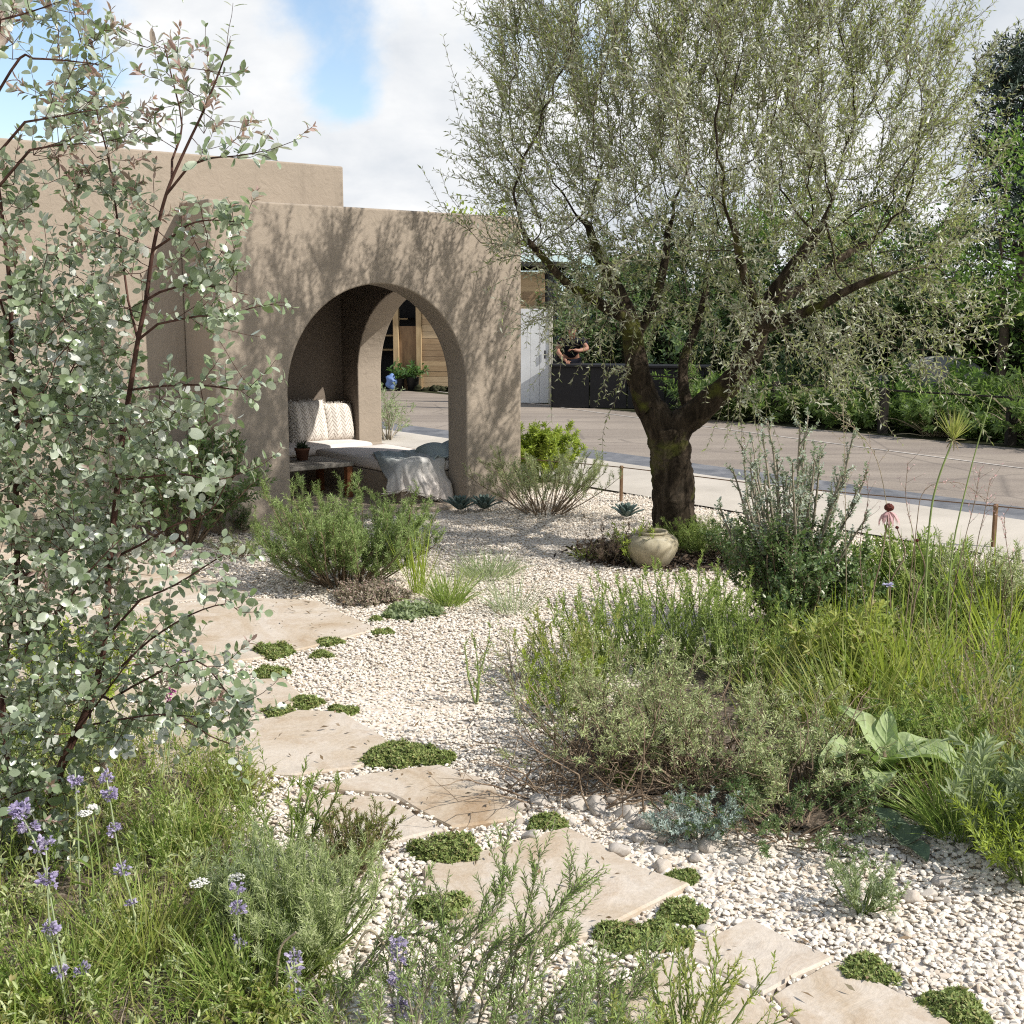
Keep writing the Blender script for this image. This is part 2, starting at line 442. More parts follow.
def slab(pix, label, z=0.020, joints=()):
    pts = [G(*q)[:2] for q in pix]
    # subdivide and roughen the outline, so that the riven edge is not a ruler line
    out = []
    n = len(pts)
    for i in range(n):
        a, b = pts[i], pts[(i + 1) % n]
        m = max(2, int(np.linalg.norm(b - a) / 0.06))
        for j in range(m):
            q = a + (b - a) * j / m
            out.append(q + rngs.normal(0, 0.0025, 2))
    c = np.mean(pts, axis=0)
    bm = bmesh.new()
    bot = [bm.verts.new((*(q - c), -z - 0.02)) for q in out]
    top = [bm.verts.new((*(q - c), -0.006 + rngs.normal(0, 0.001))) for q in out]
    inn = [bm.verts.new((*((q - c) - norm(q - c) * 0.008), 0.0)) for q in out]
    m = len(out)
    for i in range(m):
        j = (i + 1) % m
        bm.faces.new((bot[i], bot[j], top[j], top[i])); bm.faces.new((top[i], top[j], inn[j], inn[i]))
    bm.faces.new(inn)
    bmesh.ops.recalc_face_normals(bm, faces=bm.faces[:])
    o = bm_obj('paving_slab', bm, M_SAND)
    o.location = (c[0], c[1], z)
    tag(o, label, 'paving slab', 'sandstone slabs of the garden path')
    SLABS.append(np.array([q for q in pts]))
    return o
SLABS = []
slab([(-260, 560), (-40, 548), (118, 549), (176, 573), (245, 590), (262, 598), (150, 606), (-60, 622), (-300, 640)], 'shaded brown slab running from the pavilion wall behind the eucalyptus')
slab([(150, 608), (262, 601), (318, 604), (376, 632), (330, 646), (255, 662), (150, 676), (20, 682), (-60, 660), (-60, 625)], 'large pale slab below the rosemary bush near the pavilion')
slab([(150, 690), (236, 684), (284, 682), (306, 703), (262, 722), (150, 732), (60, 728), (70, 694)], 'small slab squeezed between the paired thyme clumps and the eucalyptus leaves')
slab([(300, 714), (344, 716), (395, 748), (392, 760), (356, 772), (296, 779), (150, 778), (140, 742), (262, 724)], 'slab with ochre stain just above the long oblong thyme clump')
slab([(306, 793), (366, 779), (440, 769), (484, 783), (524, 822), (452, 833), (388, 798)], 'slab with grey veins, lower right of the oblong thyme clump')
slab([(297, 799), (384, 801), (444, 835), (377, 851), (338, 846)], 'triangular slab left of the diagonal joint below the oblong thyme')
slab([(476, 858), (566, 832), (598, 848), (640, 872), (690, 890), (640, 916), (590, 941), (520, 955), (455, 936), (424, 900), (424, 872)], 'wide slab with scattered dark crumbs beside the cobbles')
slab([(676, 958), (748, 924), (832, 964), (764, 1000)], 'pale cream slab beside the twin thyme clumps at the bottom')
slab([(612, 994), (672, 961), (762, 1003), (800, 1040), (700, 1075), (640, 1050)], 'brownish slab under the pale sprigs at the bottom edge')
slab([(768, 1002), (836, 967), (928, 1012), (985, 1060), (900, 1110), (806, 1042)], 'slab in the lower corner beside the last thyme clumps')

def bed(pix, name='bed_soil'):
    pts = [G(*q)[:2] for q in pix]; out = []
    for i in range(len(pts)):
        a, b = pts[i], pts[(i + 1) % len(pts)]
        for j in range(6): out.append(a + (b - a) * j / 6 + rngs.normal(0, .02, 2))
    k = NT('bed_soil'); p = k.pos(); f = k.noise(9, 7, .7, p); f2 = k.noise(70, 4, .7, p)
    c = k.ramp(f2, [(.35, (.07, .05, .035)), (.55, (.17, .13, .095)), (.7, (.36, .31, .25))]); k.base(k.mix(k.ramp(f, [(.4, (0, 0, 0)), (.65, (.6, .6, .6))]), c, (.10, .075, .05))); k.rough(.95); k.normal(k.bump(f2, .8, .02))
    o = poly_sheet(name, out, 0.017, k.m); tag(o, kind='structure'); BEDS.append(np.array(pts)); return o
BEDS = []
bed([(560, 770), (590, 720), (640, 690), (720, 640), (800, 600), (950, 590), (1100, 600), (1200, 760), (1060, 850), (985, 845), (900, 815), (830, 838), (760, 828), (700, 806), (630, 792)])
bed([(-200, 720), (110, 745), (215, 775), (235, 850), (285, 930), (330, 1040), (250, 1120), (-300, 1120)])
# ------------------------------------------------------------------ plant grammar (numpy, many shoots at once)
UPV = np.array([0, 0, 1.0])
def perp(t):
    t = np.asarray(t, float)
    ref = np.where(np.abs(t[..., 2:3]) > 0.92, np.array([1.0, 0, 0]), UPV)
    return norm(np.cross(t, ref))

class Bag:                                   # collects geometry for ONE mesh
    def __init__(s): s.V = []; s.Q = []; s.T = []; s.n = 0
    def add(s, V, Q=None, T=None):
        V = np.asarray(V, float).reshape(-1, 3)
        if Q is not None and len(Q): s.Q.append(np.asarray(Q) + s.n)
        if T is not None and len(T): s.T.append(np.asarray(T) + s.n)
        s.V.append(V); s.n += len(V)
        return s
    def build(s, name, mat, parent=None, smooth=True):
        if not s.V: return None
        return mesh_obj(name, np.concatenate(s.V), np.concatenate(s.Q) if s.Q else None, np.concatenate(s.T) if s.T else None, mat, parent, smooth)

def grow(base, d0, L, K, up=0.0, wob=0.1, rng=None):
    """N shoots of K points; up > 0 bends them to the light, < 0 lets them droop"""
    base = np.atleast_2d(base).astype(float); d = norm(np.atleast_2d(d0)); N = len(base)
    L = np.broadcast_to(np.asarray(L, float), (N,)); up = np.broadcast_to(np.asarray(up, float), (N,))
    pts = [base]
    for _ in range(K - 1):
        d = norm(d + up[:, None] * UPV / (K - 1) + rng.normal(0, wob / math.sqrt(K - 1), (N, 3)))
        pts.append(pts[-1] + d * (L / (K - 1))[:, None])
    return np.stack(pts, 1)

def tubes(bag, Pn, r0, r1, sides=4):
    N, K, _ = Pn.shape
    t = norm(np.gradient(Pn, axis=1)); a = perp(t); b = np.cross(t, a)
    r0 = np.broadcast_to(np.asarray(r0, float), (N,)); r1 = np.broadcast_to(np.asarray(r1, float), (N,))
    r = r0[:, None] + (r1 - r0)[:, None] * np.linspace(0, 1, K)[None]
    an = np.arange(sides) * 2 * math.pi / sides
    V = Pn[:, :, None, :] + r[:, :, None, None] * (np.cos(an)[None, None, :, None] * a[:, :, None, :] + np.sin(an)[None, None, :, None] * b[:, :, None, :])
    i = np.arange(N)[:, None, None] * K * sides + np.arange(K - 1)[None, :, None] * sides
    j = np.arange(sides)[None, None, :]; j2 = (j + 1) % sides
    Q = np.stack([i + j, i + j2, i + sides + j2, i + sides + j], -1).reshape(-1, 4)
    bag.add(V, Q); return bag

def tube_path(bag, pts, r, sides=8, lump=0.0, rng=None, cap=True):
    pts = np.asarray(pts, float); K = len(pts)
    t = norm(np.gradient(pts, axis=0))
    a = perp(t[0]); A = [a]
    for k in range(1, K):
        a = norm(a - t[k] * np.dot(a, t[k])); A.append(a)
    A = np.array(A); B = np.cross(t, A)
    an = np.arange(sides) * 2 * math.pi / sides
    rr = np.broadcast_to(np.asarray(r, float), (K,))[:, None] * np.ones((1, sides))
    if lump: rr = rr * (1 + lump * (np.sin(an * 3 + np.arange(K)[:, None] * 0.35) * 0.5 + np.sin(an * 5 - np.arange(K)[:, None] * 0.5) * 0.3 + rng.normal(0, 0.25, (K, sides))))
    V = pts[:, None] + rr[..., None] * (np.cos(an)[None, :, None] * A[:, None] + np.sin(an)[None, :, None] * B[:, None])
    i = np.arange(K - 1)[:, None] * sides; j = np.arange(sides)[None]; j2 = (j + 1) % sides
    Q = np.stack([i + j, i + j2, i + sides + j2, i + sides + j], -1).reshape(-1, 4)
    T = None
    Vf = V.reshape(-1, 3)
    if cap:
        Vf = np.vstack([Vf, pts[-1:]]); e = (K - 1) * sides
        T = np.array([[e + q, e + (q + 1) % sides, K * sides] for q in range(sides)])
    bag.add(Vf, Q, T); return bag

def smooth_path(pts, m=6):
    """Catmull-Rom through the given points"""
    p = np.asarray(pts, float); p = np.vstack([2 * p[0] - p[1], p, 2 * p[-1] - p[-2]])
    out = []
    for i in range(1, len(p) - 2):
        for t in np.linspace(0, 1, m, endpoint=False):
            out.append(0.5 * (2 * p[i] + (p[i + 1] - p[i - 1]) * t + (2 * p[i - 1] - 5 * p[i] + 4 * p[i + 1] - p[i + 2]) * t * t + (3 * p[i] - p[i - 1] - 3 * p[i + 1] + p[i + 2]) * t ** 3))
    out.append(p[-2]); return np.array(out)

def along(Pn, t):
    """points and directions at parameters t (N,M) of shoots Pn (N,K,3)"""
    N, K, _ = Pn.shape
    x = np.clip(t, 0, 1) * (K - 1); i = np.minimum(x.astype(int), K - 2); f = (x - i)[..., None]
    n = np.arange(N)[:, None]
    a = Pn[n, i]; b = Pn[n, i + 1]
    return a * (1 - f) + b * f, norm(b - a)

def spawn(Pn, n_per, t0, t1, ang, sd, rng, even=True):
    """side shoots: bases, directions and where on the parent they start"""
    N = len(Pn)
    t = (np.linspace(t0, t1, n_per)[None] if even else 0) + (rng.uniform(t0, t1, (N, n_per)) if not even else rng.uniform(-0.5, 0.5, (N, n_per)) * (t1 - t0) / max(1, n_per))
    t = np.clip(t, 0, 1)
    p, d = along(Pn, t)
    a = perp(d); b = np.cross(d, a)
    ph = rng.uniform(0, 2 * math.pi, t.shape)[..., None]
    an = np.radians(rng.normal(ang, sd, t.shape))[..., None]
    nd = d * np.cos(an) + (a * np.cos(ph) + b * np.sin(ph)) * np.sin(an)
    return p.reshape(-1, 3), nd.reshape(-1, 3), t.ravel()

TPL = {}
TPL['lens'] = (np.array([(0, 0, 0), (.45, .5, .05), (1, 0, -.03), (.45, -.5, .05)]), [(0, 3, 2, 1)], [])
TPL['fold'] = (np.array([(0, 0, 0), (.35, .45, .07), (.72, .36, .05), (1, 0, -.06), (.72, -.36, .05), (.35, -.45, .07), (.5, 0, 0)]),
               [(0, 6, 2, 1), (6, 0, 5, 4)], [(6, 3, 2), (6, 4, 3)])
TPL['oval'] = (np.array([(0, 0, 0), (.2, 0, -.01), (.55, 0, 0), (.82, 0, -.01), (1, 0, -.05),
                         (.14, .30, .03), (.4, .5, .05), (.68, .46, .045), (.9, .23, .0),
                         (.14, -.30, .03), (.4, -.5, .05), (.68, -.46, .045), (.9, -.23, .0)]),
               [(1, 2, 6, 5), (2, 3, 7, 6), (3, 4, 8, 7), (1, 9, 10, 2), (2, 10, 11, 3), (3, 11, 12, 4)], [(0, 1, 5), (0, 9, 1)])
TPL['blade'] = (np.array([(0, .35, 0), (0, -.35, 0), (.4, .5, .05), (.4, -.5, .05), (.75, .36, 0), (.75, -.36, 0), (1, 0, -.12)]),
                [(0, 1, 3, 2), (2, 3, 5, 4)], [(4, 5, 6)])

def leaves(bag, p, d, nrm, L, W, tpl, curl=0.0):
    """N leaves: base p, axis d, face normal nrm, length L, width W"""
    tv, tq, tt = TPL[tpl]; N = len(p)
    d = norm(d); s = norm(np.cross(d, nrm)); n = np.cross(s, d)
    L = np.broadcast_to(np.asarray(L, float), (N,)); W = np.broadcast_to(np.asarray(W, float), (N,))
    cu = np.broadcast_to(np.asarray(curl, float), (N,))
    al = tv[None, :, 0] * L[:, None]; ac = tv[None, :, 1] * W[:, None]
    up = tv[None, :, 2] * L[:, None] - cu[:, None] * (tv[None, :, 0] ** 2) * L[:, None]
    V = p[:, None] + d[:, None] * al[..., None] + s[:, None] * ac[..., None] + n[:, None] * up[..., None]
    o = np.arange(N)[:, None, None] * len(tv)
    Q = (np.array(tq)[None] + o).reshape(-1, 4) if tq else None
    T = (np.array(tt)[None] + o).reshape(-1, 3) if tt else None
    bag.add(V, Q, T); return bag

def leafy(bag, Pn, per, t0, t1, ang, asd, L, W, tpl, rng, pairs=True, upface=0.6, taper=0.35, Lsd=0.2, curl=0.0, petiole=0.0, droop=0.0):
    """put leaves on shoots: opposite turning pairs, or a spiral"""
    N = len(Pn)
    if pairs:
        m = max(1, per // 2)
        t = np.repeat(np.linspace(t0, t1, m), 2)[None] * np.ones((N, 1)) + np.repeat(rng.normal(0, 0.12 * (t1 - t0) / m, (N, m)), 2, axis=1)
        ph0 = rng.uniform(0, 6.28, (N, 1))
        ph = ph0 + np.tile([0, math.pi], m)[None] + np.repeat(np.arange(m) * math.pi / 2, 2)[None] + rng.normal(0, 0.3, t.shape)
    else:
        t = np.linspace(t0, t1, per)[None] + rng.normal(0, 0.3 * (t1 - t0) / per, (N, per))
        ph = rng.uniform(0, 6.28, (N, 1)) + np.arange(per)[None] * 2.4 + rng.normal(0, 0.3, t.shape)
    p, dd = along(Pn, t)
    a = perp(dd); b = np.cross(dd, a)
    rad = a * np.cos(ph)[..., None] + b * np.sin(ph)[..., None]
    an = np.radians(rng.normal(ang, asd, t.shape))[..., None]
    d = norm(dd * np.cos(an) + rad * np.sin(an) - UPV * droop)
    n = dd * np.sin(an) - rad * np.cos(an)
    n = norm(n * (1 - upface) + UPV * upface + rng.normal(0, 0.35, n.shape))
    sz = (1 - taper * np.clip(t, 0, 1)) * np.exp(rng.normal(0, Lsd, t.shape))
    p = p + rad * petiole
    leaves(bag, p.reshape(-1, 3), d.reshape(-1, 3), n.reshape(-1, 3), (L * sz).ravel(), (W * sz).ravel(), tpl, rng.normal(curl, 0.08, t.size) if curl is not None else 0)
    return bag

def ribbons(bag, Pn, w, rng, prof=None, tw=0.6):
    """grass blades: flat tapering strips along Pn"""
    N, K, _ = Pn.shape
    t = norm(np.gradient(Pn, axis=1)); h = rng.normal(0, 1, (N, 1, 3)); s = norm(np.cross(t, h))
    pr = np.array(prof) if prof is not None else np.concatenate([np.linspace(0.8, 1, K // 2), np.linspace(1, 0.08, K - K // 2)])
    w = np.broadcast_to(np.asarray(w, float), (N,))
    off = s * (w[:, None] * pr[None] * 0.5)[..., None]
    V = np.stack([Pn - off, Pn + off], 2)
    i = np.arange(N)[:, None] * K * 2 + np.arange(K - 1)[None] * 2
    Q = np.stack([i, i + 1, i + 3, i + 2], -1).reshape(-1, 4)
    bag.add(V, Q); return bag

def disc(N, r, rng, inner=0.0):
    a = rng.uniform(0, 6.283, N); q = np.sqrt(rng.uniform(inner, 1, N)) * r
    return np.stack([q * np.cos(a), q * np.sin(a), np.zeros(N)], 1)

def outward(b, lean, rng, jit=0.15):
    """start directions that lean outwards in proportion to the distance from the centre"""
    d = b.copy(); d[:, 2] = 0
    r = np.linalg.norm(d, axis=1, keepdims=True); R = max(r.max(), 1e-6)
    d = norm(d + 1e-6) * (r / R) * lean
    return norm(d + UPV + rng.normal(0, jit, b.shape) * [1, 1, 0.3])

def blobs(bag, p, r, rng, squash=0.8):
    """small faceted balls (flower heads, buds)"""
    v = np.array([(1, 0, 0), (-1, 0, 0), (0, 1, 0), (0, -1, 0), (0, 0, 1), (0, 0, -1)], float)
    f = np.array([(0, 2, 4), (2, 1, 4), (1, 3, 4), (3, 0, 4), (2, 0, 5), (1, 2, 5), (3, 1, 5), (0, 3, 5)])
    N = len(p); r = np.broadcast_to(np.asarray(r, float), (N,))
    V = p[:, None] + v[None] * r[:, None, None] * np.array([1, 1, squash]) * rng.uniform(0.75, 1.25, (N, 6, 1))
    bag.add(V, None, (f[None] + np.arange(N)[:, None, None] * 6).reshape(-1, 3)); return bag

def space_tree(root_paths, attract, step, kill, infl, iters, tip_r, rng, expo=2.4, bias=None, rmax=None):
    """grow branches from laid-out limbs towards attraction points. Returns nodes, parents, radii, order counts"""
    nodes = []; par = []; frad = []; start = []
    for pts, rr, parent in root_paths:           # parent = (path number, point number) or None
        start.append({})
        last = -1 if parent is None else start[parent[0]][parent[1]]
        for k, q in enumerate(pts):
            nodes.append(np.array(q, float)); par.append(last); frad.append(rr[k]); last = len(nodes) - 1
            start[-1][k] = last
    att = np.array(attract, float)
    for it in range(iters):
        if len(att) == 0: break
        X = np.array(nodes)
        d2 = ((att[:, None] - X[None]) ** 2).sum(-1)
        ni = d2.argmin(1); dm = np.sqrt(d2.min(1))
        ok = dm < infl
        if not ok.any(): break
        grew = False
        for i in np.unique(ni[ok]):
            dirs = norm(att[ok & (ni == i)] - X[i]).sum(0)
            dv = norm(norm(dirs) + rng.normal(0, 0.18, 3) + (bias if bias is not None else 0))
            q = X[i] + dv * step
            if d2.shape[1] and np.min(((X - q) ** 2).sum(1)) < (step * 0.35) ** 2: continue
            nodes.append(q); par.append(int(i)); grew = True
        X2 = np.array(nodes)
        dn = np.sqrt(((att[:, None] - X2[None, len(X):]) ** 2).sum(-1)).min(1) if len(X2) > len(X) else np.full(len(att), 9.0)
        att = att[(dn > kill)]
        if not grew: break
    X = np.array(nodes); n = len(X)
    cnt = np.zeros(n)
    hasc = np.zeros(n, bool)
    for i in range(n):
        if par[i] >= 0: hasc[par[i]] = True
    cnt[~hasc] = 1
    # accumulate children into parents: parents always precede children
    for i in range(n - 1, -1, -1):
        if par[i] >= 0: cnt[par[i]] += cnt[i]
    rad = tip_r * np.maximum(cnt, 1) ** (1 / expo)
    rad[:len(frad)] = frad
    return X, np.array(par), rad, cnt

def tree_tubes(bag, X, par, rad, sides_of=lambda r: 8 if r > .03 else (5 if r > .008 else 3), lump=0.0, rng=None, rcap=None):
    n = len(X); kids = [[] for _ in range(n)]
    for i in range(n):
        if par[i] >= 0: kids[par[i]].append(i)
    done = np.zeros(n, bool)
    starts = [(i, None) for i in range(n) if par[i] < 0]
    while starts:
        i, p = starts.pop()
        path = [] if p is None else [p]; j = i
        rs = [] if p is None else [min(rad[p], rad[i] * 1.15)]
        while True:
            path.append(j); rs.append(rad[j])
            ks = kids[j]
            if not ks: break
            ks = sorted(ks, key=lambda q: -rad[q])
            for q in ks[1:]: starts.append((q, j))
            j = ks[0]
        if len(path) < 2: continue
        pts = X[path]; rs = np.array(rs)
        if len(path) > 2 and rs.max() > 0.006:
            pp = smooth_path(pts, 3); rr = np.interp(np.linspace(0, 1, len(pp)), np.linspace(0, 1, len(rs)), rs)
        else: pp, rr = pts, rs
        tube_path(bag, pp, rr, sides_of(rs.max()), lump if rs.max() > 0.03 else 0, rng)
    return bag
# ------------------------------------------------------------------ things in the pavilion
def bplace(o, s, v, z, rz=0.0):
    q = P(s, v, z); o.location = tuple(q); o.rotation_euler = (0, 0, BROT + rz); return o

M_CANVAS = NT('pale_canvas'); k = M_CANVAS
f = k.noise(300, 2, 0.5, k.obj()); k.base((.70, .65, .61)); k.rough(.95); k.spec(.1); k.normal(k.bump(f, .3, .002)); M_CANVAS = k.m
def pad(name, lx, ly, h, mat, seed):
    """a soft flat cushion with rounded, slightly uneven edges"""
    r = np.random.default_rng(seed); nx, ny = 28, 20
    bm = bmesh.new(); bm_box(bm, -lx / 2, lx / 2, -ly / 2, ly / 2, 0, h, min(.03, h * .4))
    bmesh.ops.subdivide_edges(bm, edges=[e for e in bm.edges if e.calc_length() > .15], cuts=10, use_grid_fill=True)
    for v in bm.verts:
        ex = 1 - (abs(v.co.x) / (lx / 2)) ** 6; ey = 1 - (abs(v.co.y) / (ly / 2)) ** 6
        if v.co.z > h * .5: v.co.z += .012 * ex * ey + .004 * math.sin(v.co.x * 9 + seed) * math.sin(v.co.y * 7)
    return bm_obj(name, bm, mat, None, True)
o = pad('seat_cushion', .765, 1.42, .085, M_CANVAS, 1); bplace(o, 2.082, .995, .267)
tag(o, 'long pale canvas cushion on the seat below the side arch, under the throw', 'cushion', 'seat cushions in the pavilion')
o = pad('seat_cushion', 2.15, .60, .085, M_CANVAS, 2); bplace(o, 1.37, 2.19, .267)
tag(o, 'pale canvas cushion along the back wall, under the chevron pillows', 'cushion', 'seat cushions in the pavilion')

kc = NT('chevron_weave')
m = kc.n('ShaderNodeSeparateXYZ'); kc.l(kc.obj(), m.inputs[0])
def mth(op, a, b=None):
    x = kc.n('ShaderNodeMath', operation=op)
    for i, q in enumerate((a, b)):
        if q is None: continue
        if hasattr(q, 'links'): kc.l(q, x.inputs[i])
        else: x.inputs[i].default_value = q
    return x.outputs[0]
tri = mth('PINGPONG', m.outputs[0], .045)
ph = mth('FRACT', mth('DIVIDE', mth('ADD', m.outputs[2], mth('MULTIPLY', tri, 1.5)), .042))
nz = kc.noise(120, 3, .6, kc.obj())
ph2 = mth('ADD', ph, mth('MULTIPLY', mth('SUBTRACT', nz, .5), .5))
kc.base(kc.ramp(ph2, [(.34, (.70, .66, .60)), (.42, (.30, .26, .22)), (.56, (.34, .30, .26)), (.64, (.72, .68, .62))]))
kc.rough(.95); kc.spec(.1); kc.normal(kc.bump(ph2, .6, .012)); M_CHEV = kc.m
M_TUFT = plain_mat('cream_wool', (.70, .66, .60), .95, .1, .1, 60, .4)
def pillow(label, w, h, s, v, z, tilt, rz, seed):
    r = np.random.default_rng(seed)
    t = thing('pillow', label, 'pillow', group='chevron pillows'); bplace(t, s, v, z, rz); t.rotation_euler.rotate_axis('X', tilt)
    n = 25; g = np.linspace(-1, 1, n); V = []; Q = []
    X, Z = np.meshgrid(g, g, indexing='ij')
    puff = np.clip((1 - X ** 4) * (1 - Z ** 4), 0, 1) ** .55
    for sgn in (-1, 1):
        pin = 1 - .07 * (np.abs(X) ** 2 * np.abs(Z) ** 2) + .0
        V.append(np.stack([X * w / 2 * (1 - .05 * Z ** 2 * (1 - np.abs(X))), sgn * (.006 + .075 * puff), h / 2 + Z * h / 2 * (1 - .05 * X ** 2 * (1 - np.abs(Z)))], -1).reshape(-1, 3))
    i = (np.arange(n - 1)[:, None] * n + np.arange(n - 1)[None]).ravel()
    q = np.stack([i, i + n, i + n + 1, i + 1], -1)
    ed = [k for k in range(n)] + [k * n + n - 1 for k in range(1, n)] + [(n - 1) * n + k for k in range(n - 2, -1, -1)] + [k * n for k in range(n - 2, 0, -1)]
    ed = np.array(ed); e2 = np.roll(ed, -1)
    rim = np.stack([ed, e2, e2 + n * n, ed + n * n], -1)
    mesh_obj('cover', np.concatenate(V), np.concatenate([q, q[:, ::-1] + n * n, rim]), None, M_CHEV, t)
    b = Bag(); el = np.concatenate(V)[ed]; el[:, 1] = 0
    reps = np.repeat(el, 5, 0) + r.normal(0, .006, (len(el) * 5, 3)); out = norm(reps - [0, 0, h / 2])
    sh = grow(reps, out + r.normal(0, .4, reps.shape), r.uniform(.012, .024, len(reps)), 3, -.3, .4, r); tubes(b, sh, .0022, .0012, 3)
    b.build('fringe', M_TUFT, t)
pillow('larger chevron pillow with tufted edge, left of the pair on the seat', .42, .40, 1.965, 2.27, .352, math.radians(-14), .05, 1)
pillow('smaller chevron pillow, right of the pair in the seat corner', .32, .36, 2.305, 2.29, .352, math.radians(-12), -.06, 2)

# throw: wool blanket over the seat's end, falling to the floor
def throw():
    r = np.random.default_rng(4)
    k = NT('grey_wool'); f = k.noise(220, 3, .6, k.obj()); sp = k.n('ShaderNodeSeparateXYZ'); k.l(k.obj(), sp.inputs[0])
    # the weave itself fades from slate blue at one end to oatmeal at the other
    uvm = k.n('ShaderNodeAttribute'); uvm.attribute_name = 'weave'
    c = k.ramp(uvm.outputs['Fac'], [(0.0, (.30, .37, .385)), (.40, (.36, .42, .43)), (.70, (.50, .49, .47)), (1.0, (.58, .52, .48))])
    k.base(c); k.rough(.95); k.spec(.08); k.normal(k.bump(f, .25, .002))
    n, m = 84, 64
    V = np.zeros((n, m, 3)); wv = np.zeros((n, m))
    f2 = norm(np.array([-.42, -.91])); g2 = np.array([-f2[1], f2[0]])
    for i in range(n):
        a = i / (n - 1)
        for j in range(m):
            b = j / (m - 1) * 2 - 1
            al = -.50 + .93 * a; ac = b * (.28 + .03 * math.sin(a * 5)) + .02 * math.sin(a * 7)
            s0 = 1.925 + f2[0] * al + g2[0] * ac; v0 = .42 + f2[1] * al + g2[1] * ac
            cs, cv = min(max(s0, 1.735), 2.40), max(v0, .305)      # nearest point of the seat
            d = math.hypot(s0 - cs, v0 - cv); nn_ = np.array([s0 - cs, v0 - cv]) / max(d, 1e-6)
            fold = .010 * math.sin(b * 7.5 + a * 1.2) + .009 * (1 - 2 * abs(math.sin(b * 8 + .6 - a * 1.5)) ** .7) + .004 * math.sin(b * 24 + 2 + a * 2)
            if d < 1e-5:
                s_, v_ = s0, v0; z = .374 + (fold + .02) * .45 + .02 * math.exp(-((b - .3) / .3) ** 2) * math.exp(-((al + .15) / .25) ** 2)
            else:
                q = min(1, d / .09); out = .050 * math.sin(q * math.pi / 2) + max(0, d - .09) * .10 + fold * 1.9 * min(1, d / .18)
                s_, v_ = cs + nn_[0] * out, cv + nn_[1] * out
                cur = (s_ - 1.735) * g2[0] + (v_ - .305) * g2[1]; lat = (s0 - 1.735) * g2[0] + (v0 - .305) * g2[1]
                w_ = min(1, d / .22); sh_ = (lat * (.88 + .28 * w_) - cur) * w_; s_ += g2[0] * sh_; v_ += g2[1] * sh_
                z = .374 + (fold + .02) * .45 * (1 - q) - (.07 * (1 - math.cos(q * math.pi / 2)) + max(0, d - .09))
                if z < .045:
                    ov = .045 - z; s_ += nn_[0] * ov * .7; v_ += nn_[1] * ov * .7; z = .042 + .008 * math.sin(b * 20)
            if v_ < .29: s_ = min(s_, 2.135)
            V[i, j] = (s_, v_, z); wv[i, j] = a * .8 + .2 * (b * .5 + .5)
    i = (np.arange(n - 1)[:, None] * m + np.arange(m - 1)[None]).ravel()
    q = np.stack([i, i + 1, i + m + 1, i + m], -1)
    t = thing('throw', 'slate grey wool throw draped over the end of the seat to the floor', 'blanket', A0 * [1, 1, 0], BROT)
    # a second layer bunched back over itself towards the pillar
    o = mesh_obj('blanket', V.reshape(-1, 3), q, None, k.m, t)
    at = o.data.attributes.new('weave', 'FLOAT', 'POINT'); at.data.foreach_set('value', wv.ravel().astype(np.float32))
    sol = o.modifiers.new('thick', 'SOLIDIFY'); sol.thickness = .012; sol.offset = 0
    # folded-back corner with fringe at the pillar end
    n2, m2 = 24, 24; W = np.zeros((n2, m2, 3)); wv2 = np.zeros((n2, m2))
    for i in range(n2):
        a = i / (n2 - 1)
        for j in range(m2):
            b = j / (m2 - 1)
            s = 2.40 - .36 * a - .06 * b * a; v = .66 - .38 * b
            z = .405 + .075 * math.sin(math.pi * min(1, b * 1.15)) * (1 - .35 * a) + .02 * math.sin(a * 10 + b * 5) - max(0, a - .80) * .9
            W[i, j] = (s - max(0, a - .8) * .05, v, z); wv2[i, j] = .12 + .2 * a
    i = (np.arange(n2 - 1)[:, None] * m2 + np.arange(m2 - 1)[None]).ravel()
    o = mesh_obj('folded_corner', W.reshape(-1, 3), np.stack([i, i + 1, i + m2 + 1, i + m2], -1), None, k.m, t)
    at = o.data.attributes.new('weave', 'FLOAT', 'POINT'); at.data.foreach_set('value', wv2.ravel().astype(np.float32))
    sol = o.modifiers.new('thick', 'SOLIDIFY'); sol.thickness = .012; sol.offset = 0
    e = np.repeat(W[-1], 3, 0) + r.normal(0, .004, (m2 * 3, 3)); bg_ = Bag(); tubes(bg_, grow(e, np.tile([-.3, -.1, -1.0], (len(e), 1)) + r.normal(0, .15, e.shape), .06, 4, -.2, .1, r), .003, .0015, 3)
    bg_.build('fringe', plain_mat('slate_fringe', (.29, .33, .33), .95, .1), t)
    e = np.repeat(V[-1], 2, 0) + r.normal(0, .004, (m * 2, 3)); b2 = Bag(); tubes(b2, grow(e, np.tile([-1.0, 0, -.1], (len(e), 1)) + r.normal(0, .25, e.shape), .05, 3, 0, .1, r), .003, .0015, 3)
    b2.build('fringe', M_TUFT, t)
throw()

